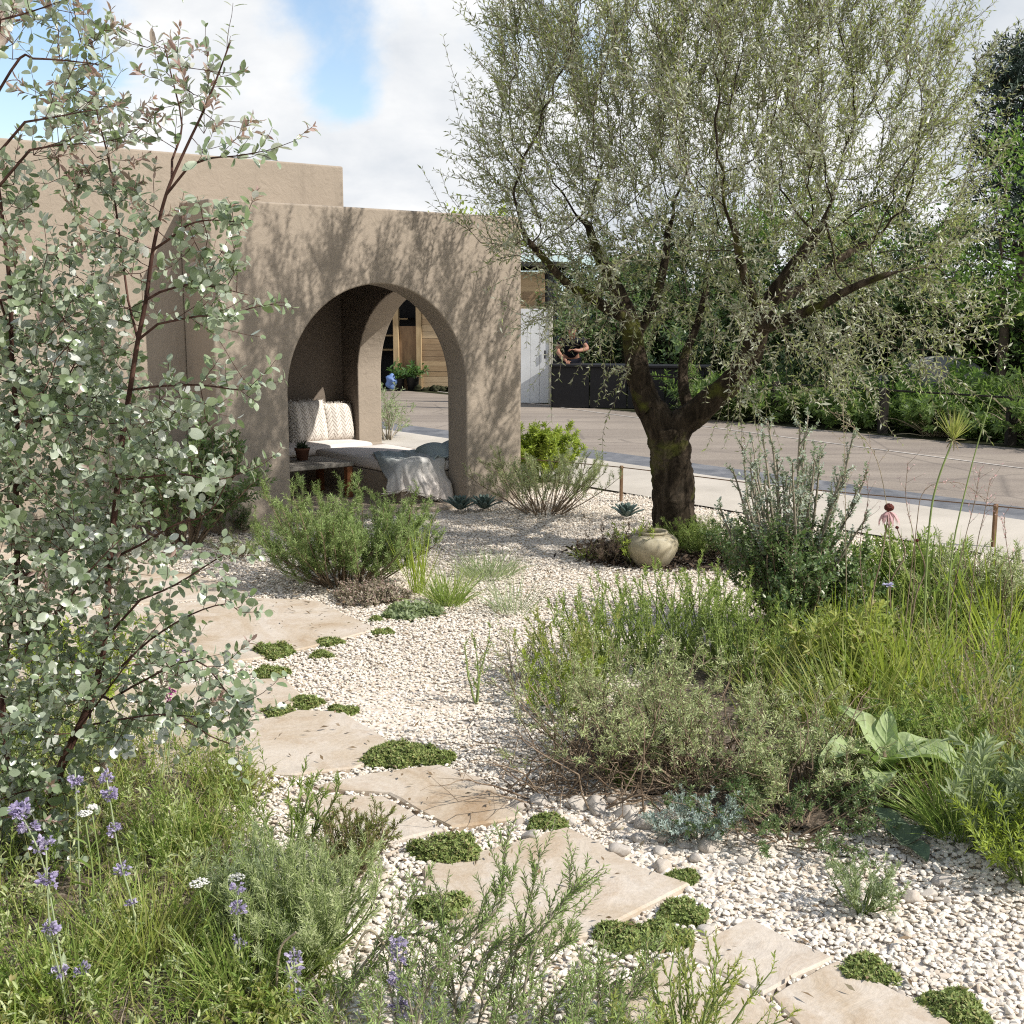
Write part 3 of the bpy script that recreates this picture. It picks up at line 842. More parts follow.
# low table with a potted succulent
M_WOOD = bark_mat('reddish_wood', (.13, .05, .022), (.24, .105, .05), 18, .15, .1)
M_TOP = plain_mat('grey_table_top', (.27, .25, .22), .7, .25, .2, 12, .1)
tb = thing('side_table', 'low side table with grey top and reddish wooden legs', 'table'); bplace(tb, 1.25, 1.14, .03)
bm = bmesh.new(); bm_box(bm, -.36, .36, -.28, .28, .265, .30, .006); bm_obj('tabletop', bm, M_TOP, tb)
for sx in (-1, 1):
    for sy in (-1, 1):
        bm = bmesh.new(); bm_box(bm, sx * .325 - .028, sx * .325 + .028, sy * .245 - .028, sy * .245 + .028, 0, .264, .004); bm_obj('leg', bm, M_WOOD, tb)
M_TERRA = plain_mat('dark_terracotta', (.16, .075, .05), .8, .2, .2, 20, .2)
pt = thing('potted_succulent', 'small dark terracotta pot with a spiky succulent on the low table', 'pot plant'); pt.location = tuple(G(302.5, 460, .331))
bm = bmesh.new(); lathe(bm, [(.045, 0), (.06, .085), (.066, .086), (.067, .105), (.058, .105), (.055, .09), (.001, .088)], 28); bm_obj('pot', bm, M_TERRA, pt, True)
r = np.random.default_rng(3); b = Bag(); N = 90
dirs = norm(r.normal(0, 1, (N, 3)) * [1, 1, .7] + [0, 0, .7]); leaves(b, np.tile([0, 0, .10], (N, 1)) + dirs * .01, dirs, np.cross(dirs, r.normal(0, 1, (N, 3))), r.uniform(.03, .075, N), .016, 'lens')
M_SUCC = leaf_mat('succulent', [(.05, .07, .04), (.09, .11, .07)], (.1, .2, .05), .15); b.build('leaves', M_SUCC, pt)

# the clay jar below the olive
kj = NT('weathered_clay'); f = kj.noise(9, 6, .65, kj.obj(), .8); f2 = kj.noise(60, 4, .6, kj.obj())
c = kj.ramp(f, [(.3, (.235, .20, .125)), (.52, (.34, .30, .205)), (.72, (.46, .42, .32))])
kj.base(kj.mix(.15, c, kj.ramp(f2, [(.3, (.1, .09, .06)), (.7, (.6, .56, .45))]))); kj.rough(.85); kj.spec(.2); kj.normal(kj.bump(f2, .3, .004))
jl = G(651.5, 567); jar = thing('clay_jar', 'squat weathered clay jar with narrow rim at the foot of the olive', 'jar', jl, 0.4)
bm = bmesh.new(); lathe(bm, [(.085, 0), (.112, .03), (.142, .075), (.161, .12), (.166, .15), (.158, .178), (.135, .2), (.108, .212), (.094, .215)], 56); bm_obj('body', bm, kj.m, jar, True)
bm = bmesh.new(); lathe(bm, [(.086, .20), (.094, .2155), (.100, .221), (.101, .230), (.095, .235), (.086, .232), (.080, .215), (.09, .19), (.11, .15), (.02, .06)], 56); bm_obj('rim', bm, kj.m, jar, True)

# stakes and rope along the pavement
M_RUST = bark_mat('rusty_stake', (.14, .085, .05), (.24, .16, .10), 30, .3)
stk = []
for (x, y, lab) in ((621, 502, 'thin rusty stake standing left of the olive trunk'), (993, 549, 'thin brown stake among the pink flowers at the right edge'), (487, 468, None)):
    if lab is None: continue
    g = G(x, y); h = .31
    st = thing('stake', lab, 'stake', g, .3, 'stakes of the rope barrier')
    bm = bmesh.new(); bm_box(bm, -.012, .012, -.012, .012, -.05, h, .003); bm_obj('post', bm, M_RUST, st)
    bm = bmesh.new(); bmesh.ops.create_cone(bm, cap_ends=True, segments=10, radius1=.019, radius2=.017, depth=.014, matrix=Matrix.Translation((0, 0, h - .015))); bm_obj('collar', bm, M_RUST, st)
    stk.append(g + [0, 0, h - .015])
b = Bag(); d = stk[1] - stk[0]
q = [stk[0] - d * 0.62 + [0, 0, -.01], stk[0] - d * .3 + [0, 0, -.012], stk[0], stk[0] + d * .5 + [0, 0, -.02], stk[1], stk[1] + d * .6]
tube_path(b, smooth_path(q, 8), .0045, 6); o = b.build('rope', plain_mat('brown_rope', (.15, .10, .065), .9, .1), None)
tag(o, 'brown rope strung between the stakes beside the pavement', 'rope')

# ------------------------------------------------------------------ across the road
def face_road(o, p, rz=0.0):
    o.location = tuple(p); o.rotation_euler = (0, 0, math.radians(-51.5) + rz); return o
M_DARK = plain_mat('black_board', (.012, .012, .014), .6, .3, .2, 8)
M_PLANK = NT('reclaimed_planks'); k = M_PLANK
g = k.n('ShaderNodeNewGeometry'); mp = k.n('ShaderNodeMapping'); mp.inputs['Scale'].default_value = (1, 1, 12); k.l(k.obj(), mp.inputs[0])
f = k.noise(5, 5, .6, mp.outputs[0]); c = k.ramp(g.outputs['Random Per Island'], [(0, (.20, .13, .075)), (.3, (.42, .29, .16)), (.65, (.52, .38, .22)), (1, (.60, .46, .29))])
k.base(k.mix(.3, c, k.ramp(f, [(.3, (.16, .10, .06)), (.7, (.6, .46, .3))]))); k.rough(.8); k.spec(.2); M_PLANK = k.m
M_POSTW = bark_mat('pale_timber', (.34, .24, .13), (.48, .36, .21), 12, .1)
sh = thing('garden_shed', 'timber garden shed clad in pale reclaimed planks with a dark open front', 'shed')
g0 = G(436, 390.5); ang = math.radians(-8)
sh.location = tuple(g0); sh.rotation_euler = (0, 0, ang)
bm = bmesh.new(); r = np.random.default_rng(8)
z = .06
while z < 2.3:
    h = r.uniform(.09, .15); x = -.27
    while x < 2.2:
        L = r.uniform(.5, 1.3); bm_box(bm, x, min(x + L, 2.2) - .004, -.02 + r.uniform(-.004, .004), .02, z, z + h - .005); x += L
    z += h
bm_obj('plank_wall', bm, M_PLANK, sh)
for x in (-.33, -.80, -2.4):
    bm = bmesh.new(); bm_box(bm, x - .055, x + .055, -.06, .05, 0, 2.42, .006); bm_obj('post', bm, M_POSTW, sh)
bm = bmesh.new(); bm_box(bm, -.744, -.386, .0, .03, 0, 1.28); bm_box(bm, -.744, -.386, .004, .03, 1.9, 2.3); bm_obj('side_panel', bm, bark_mat('brown_boards', (.16, .10, .06), (.28, .18, .10), 10, .1), sh)
bm = bmesh.new(); bm_box(bm, -2.4, 2.2, 1.9, 1.95, 0, 2.4); bm_box(bm, -2.45, -2.4, .06, 1.9, 0, 2.4); bm_box(bm, 2.2, 2.25, .03, 1.95, 0, 2.4); bm_obj('back_wall', bm, M_DARK, sh)
bm = bmesh.new(); bm_box(bm, -2.7, 2.5, -.3, 2.2, 2.43, 2.52, .01); bm_obj('roof', bm, plain_mat('dark_felt', (.05, .05, .05), .9, .1), sh)
for zz_ in (.75, 1.05, 1.4):
    bm = bmesh.new(); bm_box(bm, -2.3, -.86, 1.3, 1.88, zz_, zz_ + .03); bm_obj('shelf', bm, M_POSTW, sh)
# heap of soil before the planks
hv = Bag(); r = np.random.default_rng(2)
for i in range(90):
    q = np.array([r.uniform(-.35, 1.5), -.28 + r.normal(0, .07), abs(r.normal(0, .03)) + .03]); blobs(hv, q[None], r.uniform(.04, .10), r, .7)
o = hv.build('soil_heap', M_SOIL, None); o.location = tuple(g0); o.rotation_euler = (0, 0, ang); tag(o, 'low heap of dark soil along the foot of the plank wall', 'soil heap')
M_POT = plain_mat('black_plastic', (.015, .015, .016), .5, .4)
M_FERN = leaf_mat('broad_green', [(.05, .10, .03), (.08, .15, .05), (.10, .19, .07)], (.2, .4, .06), .35)
for i, (x, y, sc_, lab) in enumerate([(399, 391, .9, 'black nursery pot with leafy plant left of its neighbour before the shed'), (413, 391, 1.0, 'black nursery pot with taller leafy plant right of its neighbour before the shed')]):
    t = thing('potted_plant', lab, 'pot plant', G(x, y), i, 'potted plants before the shed', sc_)
    bm = bmesh.new(); lathe(bm, [(.10, 0), (.13, .26), (.14, .27), (.135, .28), (.12, .26), (.001, .25)], 20); bm_obj('pot', bm, M_POT, t, True)
    r = np.random.default_rng(20 + i); b = Bag(); st_ = grow(disc(14, .08, r) + [0, 0, .25], outward(disc(14, .08, r), 1.2, r, .4), r.uniform(.2, .45, 14), 5, -.3, .2, r)
    leafy(b, st_, 12, .25, 1, 55, 15, .13, .05, 'fold', r, True, .5, .2); tubes(b, st_, .006, .002, 4); b.build('foliage', M_FERN, t)
# blue sack
bm = bmesh.new(); bmesh.ops.create_icosphere(bm, subdivisions=3, radius=.11); r = np.random.default_rng(6)
for v in bm.verts:
    v.co.z *= 1.45; v.co += v.normal * .02 * math.sin(v.co.z * 40 + v.co.x * 20); v.co.z += .20
    v.co.x *= 1 - .3 * max(0, v.co.z - .25)
o = bm_obj('sack', bm, plain_mat('blue_plastic', (.12, .20, .42), .6, .4, .3, 10), None, True); o.location = tuple(G(391.5, 391.5)); tag(o, 'crumpled blue plastic sack on the ground before the shed', 'sack')

# white panel
pn = thing('white_panel', 'tall white boarded panel with pale frame beside the road', 'panel', G(536, 404), math.radians(-6))
M_WPAINT = plain_mat('white_paint', (.70, .72, .73), .6, .3, .08, 3, .05)
for i in range(6):
    bm = bmesh.new(); bm_box(bm, -.75 + i * .162, -.75 + i * .162 + .158, -.015, .015, .02, 1.62, .004); bm_obj('board', bm, M_WPAINT, pn)
bm = bmesh.new(); bm_box(bm, .14, .165, -.05, -.03, .78, .92, .006); bm_obj('handle', bm, M_DARK, pn)
for x in (-.785, .25):
    bm = bmesh.new(); bm_box(bm, x - .028, x + .028, -.03, .03, 0, 1.66, .004); bm_obj('frame', bm, plain_mat('cream_paint', (.58, .56, .48), .6, .3), pn)
# black counter
ct = thing('black_counter', 'long black stall counter behind the olive trunk', 'counter', G(552, 408), math.radians(-14))
for i in range(4):
    bm = bmesh.new(); bm_box(bm, .02 + i * .62, .62 + i * .62, -.02, .02, .02, .68, .004); bm_obj('panel', bm, M_DARK, ct)
bm = bmesh.new(); bm_box(bm, -.03, 2.55, -.08, .55, .683, .72, .006); bm_obj('worktop', bm, M_DARK, ct)
for x0 in (-.02, 2.5):
    bm = bmesh.new(); bm_box(bm, x0, x0 + .035, .022, .5, 0, .68); bm_obj('end_board', bm, M_DARK, ct)
# person leaning on the counter
def skin_body(name, verts, edges, radii, mat, parent, sub=2, root=0):
    me = bpy.data.meshes.new(name); me.from_pydata(verts, edges, []); o = bpy.data.objects.new(name, me); COL.objects.link(o)
    md = o.modifiers.new('skin', 'SKIN'); o.parent = parent
    for i, v in enumerate(me.skin_vertices[0].data):
        rr = radii[i]; v.radius = rr if isinstance(rr, tuple) else (rr, rr); v.use_root = (i == root)
    s_ = o.modifiers.new('sub', 'SUBSURF'); s_.levels = s_.render_levels = sub
    me.materials.append(mat)
    bpy.context.view_layer.update()
    nm = bpy.data.meshes.new_from_object(o.evaluated_get(bpy.context.evaluated_depsgraph_get()))
    o.modifiers.clear(); o.data = nm; nm.polygons.foreach_set('use_smooth', np.full(len(nm.polygons), True))
    if not nm.materials: nm.materials.append(mat)
    return o
pp = AT(572, 342, 20.3); gp = np.array([pp[0], pp[1] + .15, 0.0])
pr = thing('person', 'person in dark t-shirt leaning over the black counter', 'person', gp, 0)
M_SKIN = plain_mat('skin', (.30, .155, .105), .6, .3, .05); M_SHIRT = plain_mat('navy_cloth', (.012, .013, .02), .9, .1); M_HAIR = plain_mat('dark_hair', (.03, .018, .012), .7, .3)
# pelvis, chest bent forward to the viewer (-y), head, arms to the counter, legs
vs = [(0, .12, .78), (0, .05, .93), (0, -.08, 1.06), (0, -.14, 1.13), (0, -.19, 1.17), (0, -.22, 1.24), (0, -.225, 1.30),
      (-.17, -.10, 1.08), (-.25, -.16, .93), (-.16, -.36, .80), (-.10, -.42, .765), (.17, -.10, 1.08), (.26, -.20, .96), (.10, -.36, .93), (.02, -.40, .95),
      (-.09, .12, .72), (-.11, .05, .42), (-.12, .14, .08), (-.12, .02, .04), (.09, .12, .72), (.11, .05, .42), (.12, .14, .08), (.12, .02, .04)]
es = [(0, 1), (1, 2), (2, 3), (3, 4), (4, 5), (5, 6), (2, 7), (7, 8), (8, 9), (9, 10), (2, 11), (11, 12), (12, 13), (13, 14), (0, 15), (15, 16), (16, 17), (17, 18), (0, 19), (19, 20), (20, 21), (21, 22)]
rd = [(.13, .10), (.125, .10), (.14, .10), (.06, .06), (.055, .055), (.075, .09), (.06, .07), .055, .043, .033, .028, .055, .043, .033, .028, .08, .06, .045, .035, .08, .06, .045, .035]
skin_body('body', vs, es, rd, M_SKIN, pr)
sv = [vs[0], vs[1], vs[2], vs[3], vs[7], (-.22, -.14, .99), vs[11], (.23, -.16, 1.01)]
skin_body('tshirt', sv, [(0, 1), (1, 2), (2, 3), (2, 4), (4, 5), (2, 6), (6, 7)], [(.15, .12), (.145, .12), (.155, .12), .07, .072, .062, .072, .062], M_SHIRT, pr)
tv_ = [vs[0]] + [vs[15], vs[16], vs[17], vs[19], vs[20], vs[21]]
skin_body('trousers', tv_, [(0, 1), (1, 2), (2, 3), (0, 4), (4, 5), (5, 6)], [(.15, .12), .10, .075, .06, .10, .075, .06], M_SHIRT, pr)
bm = bmesh.new(); bmesh.ops.create_uvsphere(bm, u_segments=18, v_segments=12, radius=.098)
for v in bm.verts:
    v.co.y *= 1.1
    if v.co.y < -.02 and v.co.z < .045: v.co.y = -.02
    v.co.z = max(v.co.z, -.05); v.co += Vector((0, -.205, 1.285))
bm_obj('hair', bm, M_HAIR, pr, True)
for x in (-.03, .03):
    bm = bmesh.new(); bmesh.ops.create_uvsphere(bm, u_segments=8, v_segments=6, radius=.012, matrix=Matrix.Translation((x, -.305, 1.265)))
    bm_obj('eye', bm, M_HAIR, pr, True)
bm = bmesh.new(); bmesh.ops.create_cone(bm, cap_ends=True, segments=8, radius1=.018, radius2=.006, depth=.05, matrix=Matrix.Translation((0, -.318, 1.24))); bm_obj('nose', bm, M_SKIN, pr, True)
for sx, (hx, hy, hz), dx in ((-1, (-.10, -.42, .765), (0.3, -1, -.2)), (1, (.02, -.40, .95), (-1, -.3, .1))):
    b = Bag(); r = np.random.default_rng(1); dx = norm(dx); side = norm(np.cross(dx, UPV))
    for q in range(4):
        st0 = np.array([hx, hy, hz]) + side * (q - 1.5) * .017
        tube_path(b, [st0, st0 + dx * .05, st0 + dx * (.075 + .01 * (q in (1, 2))) - UPV * .012, st0 + dx * (.085 + .015 * (q in (1, 2))) - UPV * .035], [.010, .009, .008, .006], 6)
    st0 = np.array([hx, hy, hz]) - side * .03
    tube_path(b, [st0, st0 - side * .02 + dx * .03, st0 - side * .022 + dx * .055], [.011, .009, .007], 6)
    b.build('hand', M_SKIN, pr)

# glasshouse roof behind the stall
gh = thing('glasshouse', 'pale glasshouse with glazed sloping roof far beyond the road', 'glasshouse', AT(520, 300, 27) * [1, 1, 0], math.radians(-8))
M_GLZ = NT('old_glass'); k = M_GLZ; k.base((.62, .72, .70)); k.rough(.12); k.spec(.5)
tb_ = k.n('ShaderNodeBsdfTranslucent'); tb_.inputs[0].default_value = (.7, .85, .82, 1); mx = k.n('ShaderNodeMixShader'); mx.inputs[0].default_value = .4; k.l(k.p.outputs[0], mx.inputs[1]); k.l(tb_.outputs[0], mx.inputs[2]); k.l(mx.outputs[0], k.out.inputs[0]); M_GLZ = k.m
M_WHT = plain_mat('white_frame', (.7, .72, .72), .5, .3)
for i in range(5):
    bm = bmesh.new(); x0, x1 = -1.4 + i * .62, -1.4 + i * .62 + .56
    vs_ = [bm.verts.new(q) for q in ((x0, 0, 1.95), (x1, 0, 1.95), (x1, 1.5, 2.85), (x0, 1.5, 2.85))]; bm.faces.new(vs_)
    r_ = bmesh.ops.extrude_face_region(bm, geom=bm.faces[:]); bmesh.ops.translate(bm, verts=[e for e in r_['geom'] if isinstance(e, bmesh.types.BMVert)], vec=(0, 0, .01)); bmesh.ops.recalc_face_normals(bm, faces=bm.faces[:])
    bm_obj('roof_pane', bm, M_GLZ, gh)
    bm = bmesh.new(); bm_box(bm, x0, x1, .02, .03, .75, 1.9); bm_obj('wall_pane', bm, M_GLZ, gh)
b = Bag()
for i in range(6):
    x = -1.43 + i * .62; tube_path(b, [(x, 0, 0), (x, 0, 1.95), (x, 1.5, 2.86)], .03, 4); tube_path(b, [(x, 3, 0), (x, 3, 1.95), (x, 1.5, 2.86)], .03, 4)
tube_path(b, [(-1.45, 0, 1.94), (1.7, 0, 1.94)], .035, 4); tube_path(b, [(-1.45, 1.5, 2.87), (1.7, 1.5, 2.87)], .03, 4)
b.build('frame', M_WHT, gh, False)
bm = bmesh.new(); bm_box(bm, -1.45, 1.7, .0, .06, 0, .74); bm_obj('base_wall', bm, M_DARK, gh)

# low post and rail fence across the road
f1 = G(1010, 446); f2_ = G(882, 434); dv = f2_ - f1
fn = thing('low_fence', 'low dark post and rail fence along the far side of the road', 'fence', f1)
M_FEN = bark_mat('dark_post', (.018, .016, .014), (.04, .036, .03), 12, .2)
for i in range(-3, 5):
    q = dv * i; bm = bmesh.new(); bm_box(bm, q[0] - .055, q[0] + .055, q[1] - .055, q[1] + .055, -.05, .60, .006); bm_obj('post', bm, M_FEN, fn)
b = Bag(); tube_path(b, [dv * -3.2 + [0, 0, .575], dv * 4.2 + [0, 0, .575]], .014, 6); b.build('rail', M_FEN, fn)
# ------------------------------------------------------------------ the olive tree
def two_sided(m, back, amt=0.75):
    """paler underside of the leaf"""
    t = m.node_tree; p = t.nodes['Principled BSDF']; L = p.inputs['Base Color'].links[0]; src = L.from_socket
    g = t.nodes.new('ShaderNodeNewGeometry'); mx = t.nodes.new('ShaderNodeMix'); mx.data_type = 'RGBA'
    ma = t.nodes.new('ShaderNodeMath'); ma.operation = 'MULTIPLY'; ma.inputs[1].default_value = amt
    t.links.new(g.outputs['Backfacing'], ma.inputs[0]); t.links.new(ma.outputs[0], mx.inputs[0])
    t.links.new(src, mx.inputs[6]); mx.inputs[7].default_value = (*back, 1)
    t.links.new(mx.outputs[2], p.inputs['Base Color'])
    return m
M_OLIVE = two_sided(leaf_mat('olive_leaf', [(.10, .125, .055), (.24, .27, .14), (.40, .41, .30), (.35, .42, .13), (.14, .17, .08), (.31, .34, .20), (.09, .115, .05)], (.42, .50, .10), 0.36, 0.38, 0.5), (.48, .49, .42))
def olive_bark():
    k = NT('olive_bark')
    m = k.n('ShaderNodeMapping'); m.inputs['Scale'].default_value = (1, 1, 0.3); k.l(k.obj(), m.inputs[0])
    f = k.noise(13, 8, 0.7, m.outputs[0], 0.6); f2 = k.noise(3.2, 5, 0.6, k.obj(), 0.4)
    c = k.ramp(f, [(0.35, (.012, .009, .006)), (0.52, (.042, .032, .022)), (0.70, (.12, .095, .07))])
    # moss grows on one flank
    moss = k.ramp(f2, [(0.54, (0, 0, 0)), (0.66, (0.85, 0.85, 0.85))])
    c = k.mix(moss, c, (.085, .095, .018))
    k.base(c); k.rough(0.95); k.spec(0.1); k.normal(k.bump(f, 1.0, 0.035)); return k.m
M_OBARK = olive_bark()
M_OTWIG = bark_mat('olive_twig', (.12, .10, .075), (.24, .21, .16), 25, 0.2)

def build_olive():
    rng = np.random.default_rng(11)
    base = G(673, 549); Y0 = base[1]
    def path(l):                              # (px, py, metres nearer(-)/farther(+), half width in px)
        pts = [AT(x, y, Y0 + dy) for x, y, dy, w in l]
        return smooth_path(pts, 4), [ (.86 * w * Y0 / F) for w in smooth_path([(w, 0, 0) for x, y, dy, w in l], 4)[:, 0]]
    trunk = [(674, 556, 0, 40), (674, 540, 0, 31), (674, 515, 0, 25), (673, 488, 0, 25), (671, 462, 0, 24), (669, 444, 0, 24), (667, 428, 0, 22)]
    left = [(655, 415, 0, 18), (645, 398, .02, 15.5), (638, 372, .05, 14), (634, 348, .1, 12.5), (631, 325, .12, 11), (622, 300, .2, 9), (611, 278, .25, 7.5), (598, 255, .3, 6), (588, 225, .4, 4.5)]
    right = [(680, 425, -.02, 17), (702, 408, -.06, 15.5), (728, 385, -.12, 14), (748, 360, -.2, 13), (757, 336, -.25, 12), (763, 314, -.3, 10.5), (778, 288, -.3, 8.5), (800, 258, -.3, 7), (822, 226, -.3, 5)]
    subA = [(612, 312, .0, 6.5), (590, 297, -.15, 5.5), (568, 284, -.3, 4.8), (547, 262, -.4, 4), (526, 238, -.5, 3.2)]
    subB = [(646, 318, .2, 7), (656, 296, .35, 6), (664, 266, .5, 5), (668, 230, .6, 4)]
    subC = [(752, 296, -.5, 6), (742, 268, -.6, 5), (736, 235, -.7, 4)]
    subD = [(790, 318, -.55, 6), (822, 305, -.75, 5), (852, 288, -.9, 4), (885, 275, -1.0, 3)]
    mid = [(690, 412, .15, 8), (683, 384, .3, 6.5), (685, 356, .45, 5.5), (697, 325, .6, 4.5), (706, 290, .7, 4)]
    subE = [(800, 290, .1, 6), (835, 262, .35, 5), (872, 240, .5, 4)]
    paths = []
    for l, par in ((trunk, None), (left, (0, 20)), (right, (0, 20)), (subA, (1, 17)), (subB, (1, 14)), (subC, (2, 20)), (subD, (2, 17)), (mid, (0, 20)), (subE, (2, 22))):
        p, r = path(l); par = None if par is None else (par[0], min(par[1], len(paths[par[0]][0]) - 1)); paths.append((p, r, par))
    # attraction points fill the crown
    S = Y0 / F
    def ell(px, py, dy, rx, rz, ry, n, shell=0.25):
        c = AT(px, py, Y0 + dy); q = norm(rng.normal(0, 1, (n, 3))) * (rng.uniform(shell, 1, (n, 1)) ** (1 / 2.2))
        return c + q * np.array([rx * S, ry, rz * S])
    att = np.vstack([ell(725, 165, 0, 250, 190, 1.7, 1750, .0), ell(560, 165, -.1, 105, 125, 1.0, 240), ell(880, 215, 0, 100, 105, 1.1, 300),
                     ell(868, 318, -.5, 128, 58, .75, 230), ell(518, 228, -.5, 68, 50, .5, 70), ell(640, 15, 0, 160, 75, 1.3, 270), ell(795, 20, 0, 100, 70, 1.2, 170),
                     ell(590, 320, -.3, 60, 50, .5, 45), ell(800, 385, -.8, 80, 36, .4, 34), ell(690, 250, .2, 150, 70, 1.2, 220)])
    X, par, rad, cnt = space_tree(paths, att, 0.10, 0.15, 0.75, 70, 0.0018, rng, 2.15)
    nf = sum(len(p[0]) for p in paths)
    b = Bag(); tree_tubes(b, X, par, rad, lambda r: 20 if r > .08 else (10 if r > .03 else (5 if r > .008 else 3)), 0.075, rng)
    t = thing('olive_tree', 'spreading olive tree with dark mossy forked trunk and silvery leaves', 'tree', base)
    org = base
    b.V = [v - org for v in b.V]
    b.build('trunk', M_OBARK, t)
    # leafy shoots from the thin wood
    thin = np.where((np.arange(len(X)) >= nf) & (cnt <= 12))[0]
    c0 = AT(735, 235, Y0)
    reps = np.where(cnt[thin] <= 3, 4, 2) - (rng.random(len(thin)) < .35)
    src = np.repeat(thin, reps)
    p = X[src] - (X[src] - X[par[src]]) * rng.random((len(src), 1))
    edge = norm(X[src] - X[par[src]])
    outw = norm(X[src] - c0)
    hz = outw.copy()
    keep = rng.random(len(src)) < np.clip(.30 + .75 * (p[:, 2] - c0[2] + .15) / 1.0, .24, 1.0)
    src, p, edge, outw = src[keep], p[keep], edge[keep], outw[keep]
    d = norm(edge * 0.5 + outw * 0.75 + rng.normal(0, 0.6, edge.shape) + UPV * 0.35)
    low = np.clip((c0[2] + 0.1 - p[:, 2]) / 0.8, 0, 1)
    L = rng.uniform(.16, .40, len(p)) * np.where(rng.random(len(p)) < .12, 1.5, 1)
    sh = grow(p, d, L, 6, 0.6 - 0.35 * low + rng.normal(0, .45, len(p)), 0.30, rng)
    # long wispy shoots rising out of the top and trailing below the skirt
    top = thin[(X[thin, 2] > c0[2] + 0.9)]; top = rng.choice(top, 240)
    sh2 = grow(X[top], norm(norm(X[top] - c0) * .9 + UPV * .8 + rng.normal(0, .3, (240, 3))), rng.uniform(.35, .75, 240), 6, .4, .15, rng)
    lo = thin[(X[thin, 2] < c0[2] - 0.15)]; lo = rng.choice(lo, 170)
    sh3 = grow(X[lo], norm(norm(X[lo] - c0) * .9 + rng.normal(0, .45, (170, 3)) - UPV * .1), rng.uniform(.3, .7, 170), 6, -.9, .35, rng)
    allsh = np.concatenate([sh, sh2, sh3]) - org
    tw = Bag(); tubes(tw, allsh, .0022, .0010, 3); tw.build('twigs', M_OTWIG, t)
    lv = Bag()
    leafy(lv, allsh[:len(sh)], 20, .08, 1.0, 48, 16, .042, .0108, 'lens', rng, True, .35, .25, .22, 0.05)
    leafy(lv, allsh[len(sh):], 30, .05, 1.0, 48, 16, .042, .0105, 'lens', rng, True, .35, .25, .22, 0.05)
    lv.build('leaves', M_OLIVE, t)
    print('olive', len(X), len(allsh), lv.n // 4)
build_olive()
